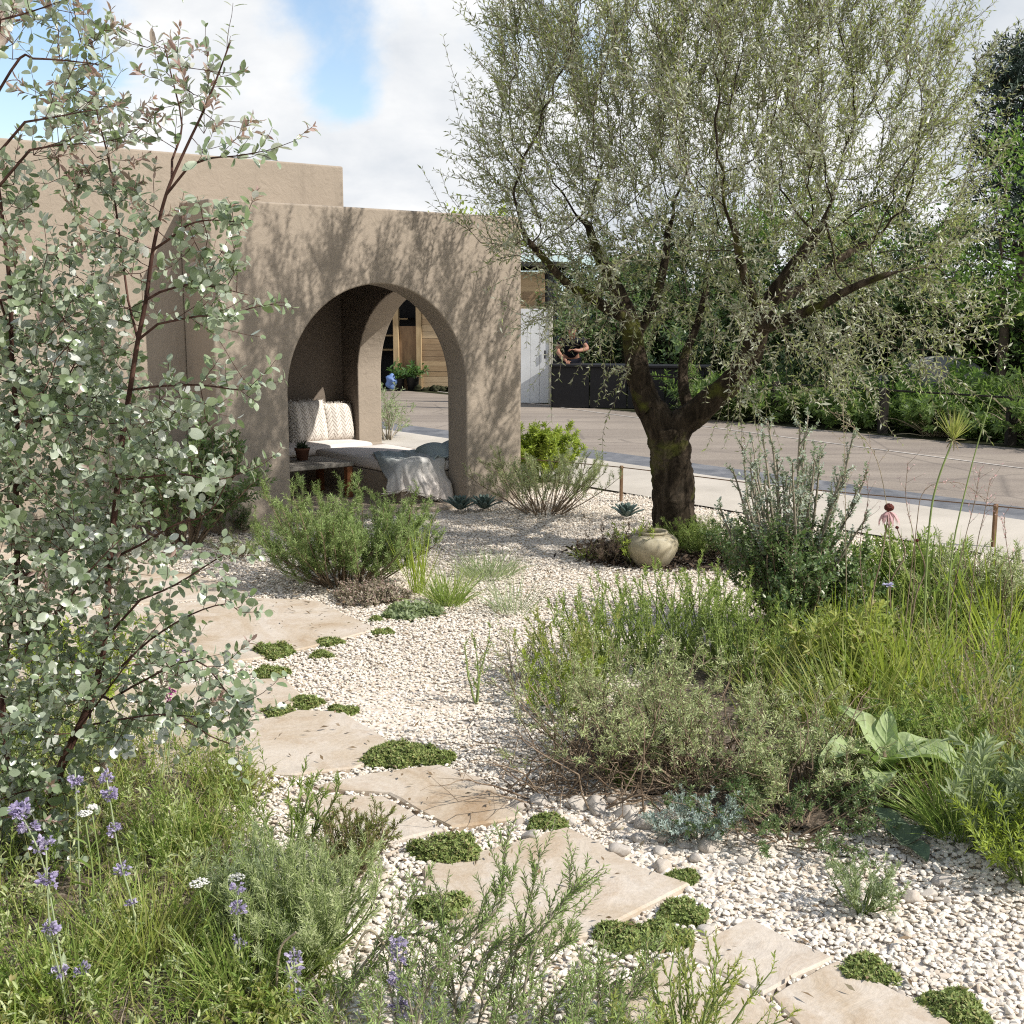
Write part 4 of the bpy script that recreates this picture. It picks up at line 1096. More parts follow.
# ------------------------------------------------------------------ eucalyptus in front
M_EUC = two_sided(leaf_mat('glaucous_leaf', [(.16, .22, .10), (.40, .45, .38), (.58, .61, .57), (.72, .73, .70), (.22, .28, .16), (.12, .17, .07), (.68, .70, .66), (.30, .36, .24), (.13, .18, .08), (.52, .56, .50)], (.26, .38, .10), 0.30, 0.30, 0.8), (.19, .26, .13), .6)
M_EUCY = leaf_mat('young_leaf', [(.42, .33, .30), (.36, .25, .22), (.30, .31, .22), (.48, .38, .36)], (.5, .25, .15), 0.35, .5, .3)
M_ESTEM = bark_mat('red_stem', (.04, .02, .016), (.10, .055, .042), 30, .15)
def build_euc():
    rng = np.random.default_rng(21)
    Y0 = 3.5; base = G(28, 883)
    base = base * np.array([1, 1, 0])
    def path(l):
        pts = [AT(x, y, Y0 + dy) for x, y, dy, w in l]
        return smooth_path(pts, 3), [(.8 * w * Y0 / F) for w in smooth_path([(w, 0, 0) for x, y, dy, w in l], 3)[:, 0]]
    main = [(28, 888, 0, 7), (45, 830, 0, 6), (62, 765, 0, 5.6), (85, 715, 0, 5), (97, 680, 0, 4.6), (104, 640, 0, 4.4), (110, 560, 0, 4.2), (116, 500, 0, 3.9), (122, 440, 0, 3.6), (130, 390, 0, 3.2), (138, 340, 0, 2.9), (146, 300, 0, 2.6), (153, 250, 0, 2.3), (166, 195, 0, 2.0), (185, 150, 0, 1.7), (203, 112, 0, 1.4), (218, 75, 0, 1.1), (231, 40, 0, .8)]
    st2 = [(20, 820, .1, 5), (8, 760, .15, 4.6), (2, 690, .18, 4.4), (10, 620, .15, 4.2), (17, 560, .12, 4), (16, 500, .1, 3.8), (17, 430, .05, 3.4), (12, 360, .05, 3), (10, 290, 0, 2.6), (2, 215, -.05, 2.2), (-8, 130, -.1, 1.8), (-6, 60, -.15, 1.2)]
    L = [(main, None), (st2, (0, 3))]
    def br(pts, par): L.append(([(x, y, d, w) for (x, y, d), w in zip(pts, np.linspace(1.5, .5, len(pts)))], par))
    br([(128, 300, .1), (118, 225, .15), (112, 180, .15), (106, 148, .12), (98, 118, .1), (92, 80, .1), (78, 30, .1), (70, -20, .1)], (0, 30))
    br([(168, 240, -.1), (188, 225, -.2), (212, 220, -.25), (245, 223, -.3)], (0, 36))
    br([(190, 165, -.1), (212, 158, -.15), (236, 156, -.2), (270, 150, -.25)], (0, 39))
    br([(160, 292, -.1), (190, 284, -.15), (215, 287, -.2), (248, 295, -.2)], (0, 33))
    br([(158, 324, -.1), (200, 316, -.2), (226, 317, -.25), (258, 305, -.25)], (0, 30))
    br([(160, 386, -.1), (200, 385, -.2), (240, 390, -.3), (256, 386, -.3)], (0, 27))
    br([(140, 478, -.1), (180, 474, -.2), (215, 480, -.25), (246, 472, -.25)], (0, 22))
    br([(140, 545, -.1), (175, 525, -.2), (210, 512, -.2), (232, 470, -.2)], (0, 18))
    br([(140, 600, -.15), (175, 585, -.25), (215, 560, -.3), (232, 550, -.3)], (0, 15))
    br([(120, 668, -.1), (150, 640, -.2), (190, 615, -.3), (225, 604, -.35), (240, 612, -.35)], (0, 13))
    br([(110, 700, -.1), (145, 680, -.25), (195, 660, -.35), (225, 690, -.4), (240, 705, -.4)], (0, 11))
    br([(90, 725, -.15), (130, 718, -.3), (175, 715, -.4), (210, 736, -.45), (238, 746, -.45)], (0, 10))
    br([(70, 740, -.1), (100, 700, -.2), (130, 660, -.3), (158, 625, -.3)], (0, 8))
    br([(0, 300, -.1), (40, 300, -.1), (75, 330, -.15)], (1, 22))
    br([(30, 150, -.1), (60, 145, -.1), (98, 143, -.12)], (1, 28))
    br([(25, 122, -.15), (55, 117, -.2), (92, 110, -.2)], (1, 29))
    br([(20, 58, -.1), (60, 60, -.1), (112, 66, -.1)], (1, 31))
    br([(0, 20, -.2), (30, 12, -.2), (58, 2, -.2)], (1, 32))
    br([(172, 160, .1), (182, 125, .15), (170, 70, .15), (163, 40, .15)], (0, 40))
    br([(30, 640, -.1), (60, 610, -.2), (95, 565, -.25), (120, 540, -.25)], (1, 10))
    br([(25, 575, -.1), (55, 560, -.15), (85, 535, -.2)], (1, 12))
    br([(25, 440, .1), (55, 400, .1), (80, 350, .1), (92, 290, .1)], (1, 17))
    br([(60, 780, -.1), (30, 790, -.2), (0, 800, -.3), (-20, 830, -.3)], (0, 5))
    paths = []
    for l, par in L:
        p, r = path(l); par = None if par is None else (par[0], min(par[1], len(paths[par[0]][0]) - 1)); paths.append((p, r, par))
    S = Y0 / F
    def ell(px, py, dy, rx, rz, ry, n):
        c = AT(px, py, Y0 + dy); q = norm(rng.normal(0, 1, (n, 3))) * (rng.random((n, 1)) ** (1 / 2.5)); return c + q * np.array([rx * S, ry, rz * S])
    att = np.vstack([ell(50, 410, .05, 118, 145, .38, 520), ell(45, 560, .0, 112, 120, .36, 330), ell(70, 690, -.1, 125, 75, .34, 210), ell(165, 440, -.1, 60, 60, .2, 50),
                     ell(60, 250, 0, 115, 100, .3, 85), ell(95, 120, .1, 80, 90, .25, 50), ell(205, 90, .0, 45, 60, .12, 14), ell(215, 290, -.15, 40, 50, .15, 20), ell(40, 20, 0, 70, 50, .2, 25), ell(200, 700, -.3, 50, 55, .15, 22), ell(30, 800, -.2, 70, 70, .25, 80)])
    X, par, rad, cnt = space_tree(paths, att, 0.05, 0.085, 0.5, 60, 0.0011, rng, 2.3)
    nf = sum(len(p[0]) for p in paths)
    b = Bag(); tree_tubes(b, X, par, rad, lambda r: 10 if r > .008 else (6 if r > .003 else 4), 0, rng)
    t = thing('eucalyptus', 'young eucalyptus with round blue grey leaves and red stems', 'tree', base)
    b.V = [v - base for v in b.V]; b.build('stems', M_ESTEM, t)
    hasd = np.zeros(len(X), bool); hasd[par[par >= 0]] = True
    idx = np.where(rad < .0034)[0]
    rep = np.where(np.arange(len(X))[idx] < nf, 1, 2) 
    src = np.repeat(idx, rep); src = src[rng.random(len(src)) < .92]
    e = norm(X[src] - X[np.maximum(par[src], 0)])
    d = norm(e * .7 + rng.normal(0, .55, e.shape) + UPV * .25)
    sh = grow(X[src], d, rng.uniform(.06, .16, len(src)), 5, .25, .25, rng) - base
    tw = Bag(); tubes(tw, sh, .0011, .0006, 4); tw.build('twigs', M_ESTEM, t)
    hi = np.clip((X[src, 2] - 1.7) / .5, 0, 1)
    lv = Bag(); m = hi < .5
    leafy(lv, sh[m], 10, .12, 1.0, 62, 18, .031, .0215, 'oval', rng, True, .12, .25, .22, 0.06, .003)
    leafy(lv, sh[~m], 6, .15, .95, 55, 18, .036, .0165, 'oval', rng, True, .12, .25, .25, 0.08, .003)
    lv.build('leaves', M_EUC, t)
    yb = Bag(); tips = (~hasd[src]) | (rng.random(len(src)) < .12); tips &= (hi > .1) | (rng.random(len(src)) < .15)
    leafy(yb, sh[tips], 8, .65, 1.0, 35, 16, .030, .0115, 'fold', rng, True, .2, .2, .25, 0.1)
    yb.build('young_leaves', M_EUCY, t)
    print('euc', len(X), len(sh), lv.n // 13)
build_euc()
# neighbouring eucalyptus: only its peeling trunk reaches into view
kb = NT('peeling_bark'); f = kb.noise(6, 6, .65, kb.obj(), 1.2)
kb.base(kb.ramp(f, [(.35, (.20, .13, .10)), (.5, (.42, .36, .31)), (.68, (.55, .50, .45))])); kb.rough(.8); kb.normal(kb.bump(f, .4, .02))
t = thing('gum_tree', 'leaning gum tree trunk with pale peeling bark at the top corner', 'tree', AT(-330, 820, 4.6) * [1, 1, 0])
q0 = np.array(t.location)
pts = smooth_path([q0 * [1, 1, 0], AT(-260, 560, 4.6), AT(-150, 330, 4.6), AT(-55, 140, 4.6), AT(-4, 20, 4.6), AT(18, -60, 4.6), AT(40, -200, 4.6)], 5) - q0
b = Bag(); tube_path(b, pts, np.linspace(.085, .04, len(pts)), 16, .06, np.random.default_rng(1)); b.build('trunk', kb.m, t)
r = np.random.default_rng(2); b = Bag()
sh = grow(pts[-1] + r.normal(0, .1, (60, 3)), r.normal(0, 1, (60, 3)) + UPV * .8, r.uniform(.3, .8, 60), 6, .1, .3, r); leafy(b, sh, 16, .2, 1, 55, 15, .07, .03, 'fold', r); tubes(b, sh, .004, .002, 3); b.build('crown', M_EUC, t)
# ------------------------------------------------------------------ garden plants
M_THYME = leaf_mat('thyme_leaf', [(0.15, 0.2, 0.0605), (0.225, 0.3, 0.088), (0.3, 0.362, 0.121), (0.3, 0.263, 0.11)], (.2, .3, .06), .25)
M_ROSE = leaf_mat('needle_leaf', [(0.174, 0.256, 0.0854), (0.243, 0.341, 0.116), (0.347, 0.428, 0.186), (0.297, 0.41, 0.124)], (.30, .42, .10), .35)
M_GREYG = leaf_mat('grey_green_leaf', [(0.288, 0.349, 0.157), (0.421, 0.471, 0.24), (0.554, 0.594, 0.332), (0.333, 0.431, 0.13)], (.32, .42, .14), .35)
M_LIME = leaf_mat('lime_leaf', [(.26, .34, .05), (.34, .42, .07), (.22, .32, .05)], (.5, .6, .08), .4)
M_GRASS = leaf_mat('grass_blade', [(0.144, 0.228, 0.048), (0.216, 0.312, 0.072), (0.312, 0.396, 0.108), (0.408, 0.432, 0.168)], (.38, .52, .10), .42)
M_YGRASS = leaf_mat('yellow_grass', [(.25, .32, .07), (.34, .40, .10), (.42, .42, .18), (.20, .29, .06), (.40, .33, .16)], (.55, .60, .12), .42)
M_PALEG = leaf_mat('pale_grass', [(.28, .34, .20), (.36, .42, .26), (.24, .32, .14)], (.45, .55, .2), .4)
M_DRY = leaf_mat('dry_straw', [(.34, .28, .18), (.42, .36, .25), (.26, .20, .13)], (.4, .35, .2), .25)
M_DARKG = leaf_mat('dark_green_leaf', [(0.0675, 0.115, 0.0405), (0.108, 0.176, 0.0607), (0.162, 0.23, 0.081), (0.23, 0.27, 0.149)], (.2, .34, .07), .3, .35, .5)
M_BLUEG = leaf_mat('blue_green_leaf', [(0.39, 0.481, 0.442), (0.494, 0.585, 0.546), (0.286, 0.39, 0.312)], (.3, .4, .2), .25)
M_SAPL = leaf_mat('sapling_leaf', [(.30, .35, .28), (.40, .44, .38), (.22, .28, .16), (.46, .50, .45)], (.3, .42, .15), .3)
M_AGAVE = leaf_mat('agave_leaf', [(0.06, 0.102, 0.09), (0.096, 0.144, 0.126), (0.144, 0.192, 0.168)], (.1, .2, .1), .1, .5, .35)
M_TWIG = bark_mat('brown_twig', (.13, .09, .06), (.30, .235, .17), 25, .1)
M_GSTEM = plain_mat('green_stem', (.20, .26, .09), .7, .25, .25, 12)
M_GREYST = bark_mat('grey_stem', (.17, .15, .11), (.32, .28, .22), 25, .2)
M_PURP = leaf_mat('lilac_petal', [(.40, .35, .52), (.50, .46, .60), (.33, .28, .46), (.56, .52, .62)], (.52, .45, .7), .3)
M_MAG = leaf_mat('magenta_petal', [(.42, .08, .30), (.32, .05, .24)], (.6, .1, .4), .3)
M_WHITE = leaf_mat('white_petal', [(.72, .72, .66), (.80, .80, .76)], (.7, .7, .6), .25)
M_PINK = leaf_mat('pink_petal', [(.62, .40, .40), (.70, .50, .48), (.52, .30, .30)], (.8, .5, .5), .35)
M_CONE = plain_mat('brown_cone', (.09, .025, .018), .8, .2, .4, 60)
M_PTHY = leaf_mat('pinkish_thyme', [(.30, .27, .20), (.36, .29, .24), (.24, .25, .14), (.42, .33, .30)], (.4, .35, .2), .25)

def cushion(seed, n=260, h=.055, r=.08, mat=None, wob=.5, leafL=.011):
    """unit cushion of short leafy shoots, returned as (stems mesh data, leaf mesh data)"""
    g = np.random.default_rng(seed); b = disc(n, r, g); 
    lump = .75 + .35 * np.sin(b[:, 0] * 60 + seed) * np.cos(b[:, 1] * 55)
    hh = h * np.sqrt(np.clip(1.05 - (np.linalg.norm(b, axis=1) / r) ** 2, .08, 1)) * lump * g.uniform(.7, 1.2, n)
    b2 = b * .85
    s = grow(b2, outward(b2, 1.0, g, .35), hh, 4, .1, .25, g)
    return g, s
def build_cushion(name, label, cat, loc, sx, sy, h, seed, mat, group=None, leafL=.011, n=300, top=None):
    t = thing(name, label, cat, loc, 0, group)
    g = np.random.default_rng(seed); b = disc(n, 1, g); rr = np.linalg.norm(b, axis=1)
    edge = 1 + .18 * np.sin(3 * np.arctan2(b[:, 1], b[:, 0]) + seed) + .10 * np.sin(7 * np.arctan2(b[:, 1], b[:, 0]))
    p = b * np.array([sx, sy, 1]) * edge[:, None] * .92
    lump = .80 + .30 * np.sin(p[:, 0] * 75 + seed) * np.cos(p[:, 1] * 70 + seed * 2)
    hh = h * np.sqrt(np.clip(1.08 - rr ** 2, .12, 1)) * lump * g.uniform(.75, 1.2, n)
    d = norm(np.stack([b[:, 0] * .9, b[:, 1] * .9, np.ones(n)], 1) + g.normal(0, .3, (n, 3)))
    s = grow(p, d, hh, 4, .15, .3, g)
    st = Bag(); tubes(st, s, .0016, .0009, 3); st.build('stems', M_TWIG, t)
    lf = Bag(); leafy(lf, s, 20, .25, 1.05, 60, 18, leafL, leafL * .48, 'lens', g, True, .3, .15, .25); lf.build('leaves', mat, t)
    if top is not None:
        fb = Bag(); q = s[g.random(n) < .5][:, -1]; blobs(fb, q + g.normal(0, .002, q.shape), .0045, g); fb.build('flowers', top, t)
    return t
def px_size(y, px): return px * (CAMH * F / (y - HZ)) / F
GT = 'thyme clumps between the paving slabs'
for i, (x, y, w, dep, lab) in enumerate([
    (274, 659, 40, .7, 'thyme clump at the left end of the pale slab, upper of a pair'),
    (271, 680, 34, .7, 'thyme clump just below its twin on the small middle slab'),
    (329, 648, 26, .7, 'tiny thyme clump on the right corner of the pale slab, upper of two'),
    (322, 660, 22, .7, 'browner tiny thyme clump on the gravel, lower of two'),
    (384, 638, 22, .7, 'yellowish thyme tuft at the tip of the pale slab'),
    (376, 624, 14, .7, 'very small faded thyme tuft by the pale grass'),
    (278, 720, 34, .7, 'yellow green thyme clump above the ochre stained slab'),
    (306, 709, 33, .7, 'fresh green flat thyme clump beside the yellowish one'),
    (342, 716, 28, .7, 'lone dark thyme clump on the gravel right of the ochre slab'),
    (404, 771, 100, .42, 'longest oblong thyme clump lying across two slabs'),
    (548, 830, 38, .7, 'round thyme clump among the grey cobbles by the wide slab'),
    (447, 864, 76, .6, 'wide ragged thyme clump at the upper left of the wide slab'),
    (442, 920, 60, .7, 'thyme clump half hidden behind the rosemary sprigs'),
    (682, 884, 30, .8, 'small thyme clump at the right edge of the wide slab'),
    (622, 949, 60, .8, 'darker left clump of the thyme trio at the wide slab'),
    (664, 948, 55, .8, 'middle clump of the thyme trio at the wide slab'),
    (682, 922, 50, .8, 'topmost round clump of the thyme trio at the wide slab'),
    (866, 982, 56, .8, 'thyme clump on the gravel beside the lower corner slab'),
    (952, 1020, 66, .8, 'lowest thyme clump with reddish tips in the gravel corner'),
    (205, 728, 46, .7, 'thyme clump hidden under the eucalyptus leaves')]):
    r0 = px_size(y, w) / 2 * .94
    build_cushion('thyme_clump', lab, 'thyme', G(x, y - w * .10), r0, r0 * dep * 1.25, max(.026, min(.055, r0 * .6)), 100 + i, M_THYME, GT, .0105 if y > 700 else .013, int(150 + 5200 * r0 * r0 / .02) if r0 < .2 else 900)
build_cushion('thyme_cushion', 'low dusty pink flowering thyme cushion in front of the rosemary', 'thyme', G(368, 601), .19, .15, .15, 7, M_PTHY, None, .014, 420, M_PINK)
build_cushion('silver_mat', 'low silvery leafed mat on the gravel beside the light green grass', 'plant', G(412, 616), .15, .13, .07, 8, M_PALEG, None, .03, 160)

def shrub(name, label, cat, loc, r, h, seed, n1=26, n2=9, leafmat=None, stemmat=None, per=40, L=.022, W=.0032, ang=55, lean=1.3, up=.35, s2=.45, pairs=False, tpl='lens', group=None, wob=.3, base_r=.25, upface=.2, t0=.15, t2=(.25, 1.0), n3=0, squash=(1, 1)):
    g = np.random.default_rng(seed); t = thing(name, label, cat, loc, 0, group)
    b = disc(n1, r * base_r, g); d = outward(b, lean, g, .3)
    Ls = g.uniform(.75, 1.1, n1) * np.hypot(h, r * np.clip(np.linalg.norm(d[:, :2], axis=1), 0, 1)) 
    S1 = grow(b, d, Ls, 7, up, wob, g) * np.array([*squash, 1])
    p, d2, tt = spawn(S1, n2, t2[0], t2[1], 38, 14, g)
    S2 = grow(p, d2 + UPV * .25, h * s2 * (1.15 - .6 * tt) * g.uniform(.6, 1.2, len(p)), 5, up, wob, g)
    allS = [S2]
    st = Bag(); tubes(st, S1, h * .012 + .0015, h * .003 + .0005, 4); tubes(st, S2, h * .004 + .0005, .0008, 3)
    if n3:
        p, d3, tt = spawn(S2, n3, .2, .95, 40, 15, g)
        S3 = grow(p, d3 + UPV * .2, h * s2 * .45 * g.uniform(.6, 1.2, len(p)), 4, up, wob, g); tubes(st, S3, .001, .0006, 3); allS.append(S3)
    for S in allS: S[..., 2] = np.maximum(S[..., 2], .004)
    st.build('stems', stemmat or M_TWIG, t)
    lf = Bag()
    for S in allS: leafy(lf, S, per if S is S2 else max(8, per // 2), t0, 1.0, ang, 14, L, W, tpl, g, pairs, upface, .25, .2)
    leafy(lf, S1[:, 3:], max(6, per // 2), .3, 1.0, ang, 14, L, W, tpl, g, pairs, upface, .25, .2)
    lf.build('leaves', leafmat or M_ROSE, t)
    return t

def tussock(name, label, cat, loc, n, h, w, seed, mat, base_r=.05, lean=.7, droop=-.5, group=None, wob=.15, K=6, heads=None):
    g = np.random.default_rng(seed); t = thing(name, label, cat, loc, 0, group)
    b = disc(n, base_r, g); S = grow(b, outward(b, lean, g, .3), h * g.uniform(.55, 1.15, n), K, droop, wob, g)
    S[..., 2] = np.maximum(S[..., 2], .003)
    bb = Bag(); ribbons(bb, S, w * g.uniform(.7, 1.2, n), g); bb.build('blades', mat, t)
    if heads is not None:
        m = max(4, n // 12); b = disc(m, base_r, g); S = grow(b, outward(b, lean * .6, g, .2), h * 1.25 * g.uniform(.8, 1.2, m), K, droop * .3, wob, g)
        sb = Bag(); tubes(sb, S, .0012, .0006, 3); sb.build('stalks', M_DRY, t)
        
        for q in range(m):
            hb = Bag(); leafy(hb, S[q:q + 1], 26, .68, 1.0, 25, 12, .014, .004, 'lens', g, False, .1, .2); hb.build('seed_head', heads, t)
    return t

# --- by the pavilion
shrub('rosemary_bush', 'wide dark green rosemary bush on the gravel before the arched seat', 'shrub', G(347, 585), .60, .36, 31, 64, 9, M_ROSE, M_TWIG, 46, .030, .0042, 50, 1.5, .55, .38, n3=2)
shrub('rosemary_bush', 'sprawling rosemary with bare stems at the right pillar of the pavilion', 'shrub', G(545, 514), .60, .31, 32, 54, 8, M_GREYG, M_TWIG, 30, .030, .0045, 52, 1.9, .55, .42, t2=(.45, 1.0))
shrub('euphorbia', 'bright lime green euphorbia behind the pavilion corner', 'shrub', G(541, 482), .20, .52, 33, 44, 8, M_LIME, M_GSTEM, 34, .05, .013, 55, .9, .5, .3, tpl='fold')
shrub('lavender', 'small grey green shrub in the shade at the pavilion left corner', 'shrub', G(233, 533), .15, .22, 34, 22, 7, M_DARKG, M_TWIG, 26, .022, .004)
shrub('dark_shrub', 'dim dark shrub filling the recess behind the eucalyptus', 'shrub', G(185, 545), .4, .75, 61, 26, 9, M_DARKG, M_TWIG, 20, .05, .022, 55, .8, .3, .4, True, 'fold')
g = np.random.default_rng(35)
t = thing('dry_seed_spikes', 'three dry brown seed spikes standing against the pavilion wall', 'plant', G(258, 528))
S = grow(np.array([[-.12, 0, 0], [-.03, .02, 0], [.10, -.02, 0]]), np.array([[-.06, 0, 1], [0, 0, 1], [.02, 0, 1.0]]), np.array([.52, .62, .72]), 8, .1, .05, g)
b = Bag(); tubes(b, S, .004, .002, 4); b.build('stalks', M_TWIG, t)
M_SEED = leaf_mat('brown_seed', [(.13, .085, .05), (.20, .13, .07)], (.2, .1, .05), .1)
for q in range(3):
    b = Bag(); leafy(b, S[q:q + 1], 60, .45, 1, 50, 15, .016, .011, 'lens', g, False, .1, .4); b.build('seed_head', M_SEED, t)
shrub('weedy_plant', 'pale wild plant with thin twigs seen through the side arch', 'plant', G(388, 441), .35, .62, 36, 16, 6, M_PALEG, M_GREYST, 14, .05, .012, 55, .8, .2, .4, tpl='fold')
tussock('grass_tuft', 'light green grass tuft at the right edge of the rosemary bush', 'grass', G(448, 606), 320, .25, .0034, 37, M_GRASS, .07, .8, -.35)
tussock('grass_tuft', 'taller yellow green tuft rising out of the rosemary bush', 'grass', G(418, 594), 60, .40, .005, 38, M_LIME, .05, .22, .1)
tussock('grass_tuft', 'hazy grey green grass tuft on the gravel right of the light green one', 'grass', G(488, 577), 300, .20, .0035, 39, M_PALEG, .14, .9, -.4)
tussock('grass_tuft', 'thin pale grass tuft on open gravel below the clay jar', 'grass', G(512, 613), 130, .26, .003, 40, M_PALEG, .09, .8, -.3)
shrub('lavender', 'small dull green seedling low beside the pavilion step', 'plant', G(238, 558), .16, .12, 41, 16, 6, M_GREYG, M_TWIG, 18, .02, .004, 50, 1.6)

def agave(label, loc, n, L, seed):
    g = np.random.default_rng(seed); t = thing('agave', label, 'succulent', loc, 0)
    k = np.arange(n); az = k * 2.4; el = np.radians(18 + 62 * (k / n)); d = np.stack([np.cos(az) * np.cos(el), np.sin(az) * np.cos(el), np.sin(el)], 1)
    for i in range(n):
        b = Bag(); leaves(b, d[i:i + 1] * .01 + [0, 0, .02], d[i:i + 1], norm(np.cross(np.cross(d[i:i + 1], UPV), d[i:i + 1])), L * (1.05 - .35 * k[i] / n), L * .27, 'blade', -.18)
        o = b.build('leaf', M_AGAVE, t); sm = o.modifiers.new('s', 'SUBSURF'); sm.levels = sm.render_levels = 1; so = o.modifiers.new('t', 'SOLIDIFY'); so.thickness = .008
    return t
agave('dark blue green agave rosette at the foot of the right pillar', G(460, 513), 26, .16, 42)
agave('second dark agave rosette, tight against the sprawling rosemary', G(484, 512), 22, .16, 43)
agave('upright agave rosette below the rusty stake', G(626, 520), 22, .15, 44)

# --- around the olive
mulch = Bag(); g = np.random.default_rng(45); n = 2600
c = G(668, 556); q = disc(n, 1, g) * [.62, .48, 1] + c * [1, 1, 0] + [0, 0, .012]; q[:, :2] += g.normal(0, .06, (n, 2))
dd = norm(g.normal(0, 1, (n, 3)) * [1, 1, .35]); q[:, 2] += g.uniform(0, .022, n)
leaves(mulch, q, dd, norm(g.normal(0, .4, (n, 3)) + UPV), g.uniform(.025, .06, n), g.uniform(.012, .022, n), 'blade')
o = mulch.build('bark_mulch', leaf_mat('bark_chip', [(.035, .024, .017), (.075, .052, .037), (.13, .10, .075), (.05, .035, .025)], (.05, .03, .02), .02, .9, .1), None); tag(o, kind='stuff')
shrub('twiggy_plant', 'low dark twiggy plant with purple brown stems left of the clay jar', 'plant', G(612, 563), .26, .15, 46, 34, 8, leaf_mat('purple_brown', [(.10, .07, .055), (.16, .12, .09), (.13, .13, .07)], (.2, .1, .08), .2), M_TWIG, 14, .02, .006, 50, 1.7)
shrub('young_plant', 'sparse lime seedling with thin stems in front of the clay jar', 'plant', G(632, 566), .13, .24, 47, 12, 4, M_LIME, M_GSTEM, 10, .03, .008, 50, .7, tpl='fold')
shrub('ferny_plant', 'soft ferny green plant on the mulch at the foot of the trunk', 'plant', G(702, 556), .24, .22, 48, 34, 7, M_GRASS, M_GSTEM, 22, .028, .004, 50, 1.3)
shrub('weedy_plant', 'low mixed green weeds on the mulch right of the olive', 'plant', G(745, 566), .3, .22, 49, 28, 7, M_DARKG, M_TWIG, 18, .03, .012, 55, 1.3, tpl='fold')
tussock('grass_tuft', 'small yellowish weed tuft on the gravel left of the clay jar', 'grass', G(586, 560), 50, .13, .005, 50, M_LIME, .05, 1.0, -.3)

# --- right-hand bed
tw = dict(stemmat=M_TWIG, t2=(.5, 1.0), wob=.5, t0=.3)
shrub('cotton_lavender', 'big grey green lavender bush with bare brown twigs, left part of the bed', 'shrub', G(612, 762), .48, .235, 51, 66, 5, M_GREYG, per=18, L=.019, W=.0042, ang=55, lean=1.6, up=.45, s2=.42, n3=2, **tw)
shrub('cotton_lavender', 'grey green lavender bush with tangled dead twigs in the middle of the bed front', 'shrub', G(705, 782), .48, .215, 52, 66, 5, M_GREYG, per=17, L=.019, W=.0042, ang=55, lean=1.7, up=.40, s2=.42, n3=2, **tw)
shrub('cotton_lavender', 'lower olive green lavender bush left of the broad leaved mullein', 'shrub', G(790, 795), .38, .18, 53, 50, 5, M_GREYG, per=17, L=.019, W=.0045, ang=55, lean=1.7, up=.35, s2=.42, n3=2, **tw)
shrub('cotton_lavender', 'flat dark green mat of twigs and leaves spilling onto the cobbles', 'shrub', G(785, 835), .34, .10, 54, 54, 6, M_DARKG, per=16, L=.016, W=.005, ang=55, lean=2.6, up=.1, s2=.5, n3=1, **tw)
shrub('cotton_lavender', 'small silvery grey plant between the cobbles at the bed edge', 'plant', G(700, 838), .14, .10, 55, 30, 8, M_BLUEG, per=22, L=.012, W=.004, ang=55, lean=1.8, up=.2, s2=.5, stemmat=M_GREYST)
# dead twigs lying through the front of the bush
g = np.random.default_rng(56); t = thing('dead_twigs', 'tangle of bare brown twigs along the front of the lavender', 'twigs', G(700, 800))
b0 = disc(190, 1, g) * [.62, .26, 0] + [-.05, .12, 0]; S = grow(b0, norm(g.normal(0, 1, (190, 3)) * [1.3, 1, .5] + UPV * .8), g.uniform(.16, .46, 190), 7, -.5, .6, g); S[..., 2] = np.maximum(S[..., 2], .006)
b = Bag(); tubes(b, S, .0036, .0012, 4); p, d, _ = spawn(S, 3, .3, .95, 45, 15, g); tubes(b, grow(p, d, g.uniform(.05, .14, len(p)), 4, 0, .3, g), .0014, .0007, 3); b.build('stems', M_TWIG, t)
# fresh upright spires behind
for i, (x, y, h, lab) in enumerate([(572, 694, .30, 'yellow green upright spires at the far left of the bed'), (612, 676, .34, 'upright green spires left of the middle in the back row'), (660, 668, .38, 'upright green spires directly below the clay jar'), (708, 664, .40, 'tall upright green spires right of the clay jar'), (742, 682, .34, 'upright spires in shade of the round leaved bush'), (556, 712, .2, 'rusty yellow low clump at the left tip of the bed')]):
    shrub('spire_plant', lab, 'plant', G(x, y), .15, h, 70 + i, 34, 3, M_LIME if i == 5 else (M_GRASS if i != 0 else M_YGRASS), M_GSTEM, 26, .024, .006, 42, .55, .5, .35, False, 'lens', 'upright spires behind the lavender', .15, .8, .2, .05)
# round-leaved bush: pale new growth above dark old leaves
shrub('round_leaved_bush', 'dark green small leaved bush right of the olive, lower and denser', 'shrub', G(795, 640), .17, .50, 81, 54, 9, M_DARKG, M_TWIG, 16, .024, .016, 55, .9, .35, .36, True, 'fold', n3=2)
shrub('blue_gum_sapling', 'airy blue grey sapling with tiny pale leaves before the road', 'shrub', G(790, 632), .17, 1.02, 82, 36, 13, M_SAPL, M_GREYST, 18, .020, .013, 60, .38, .35, .13, True, 'fold', t2=(.30, 1.0), wob=.16, squash=(.75, .75))
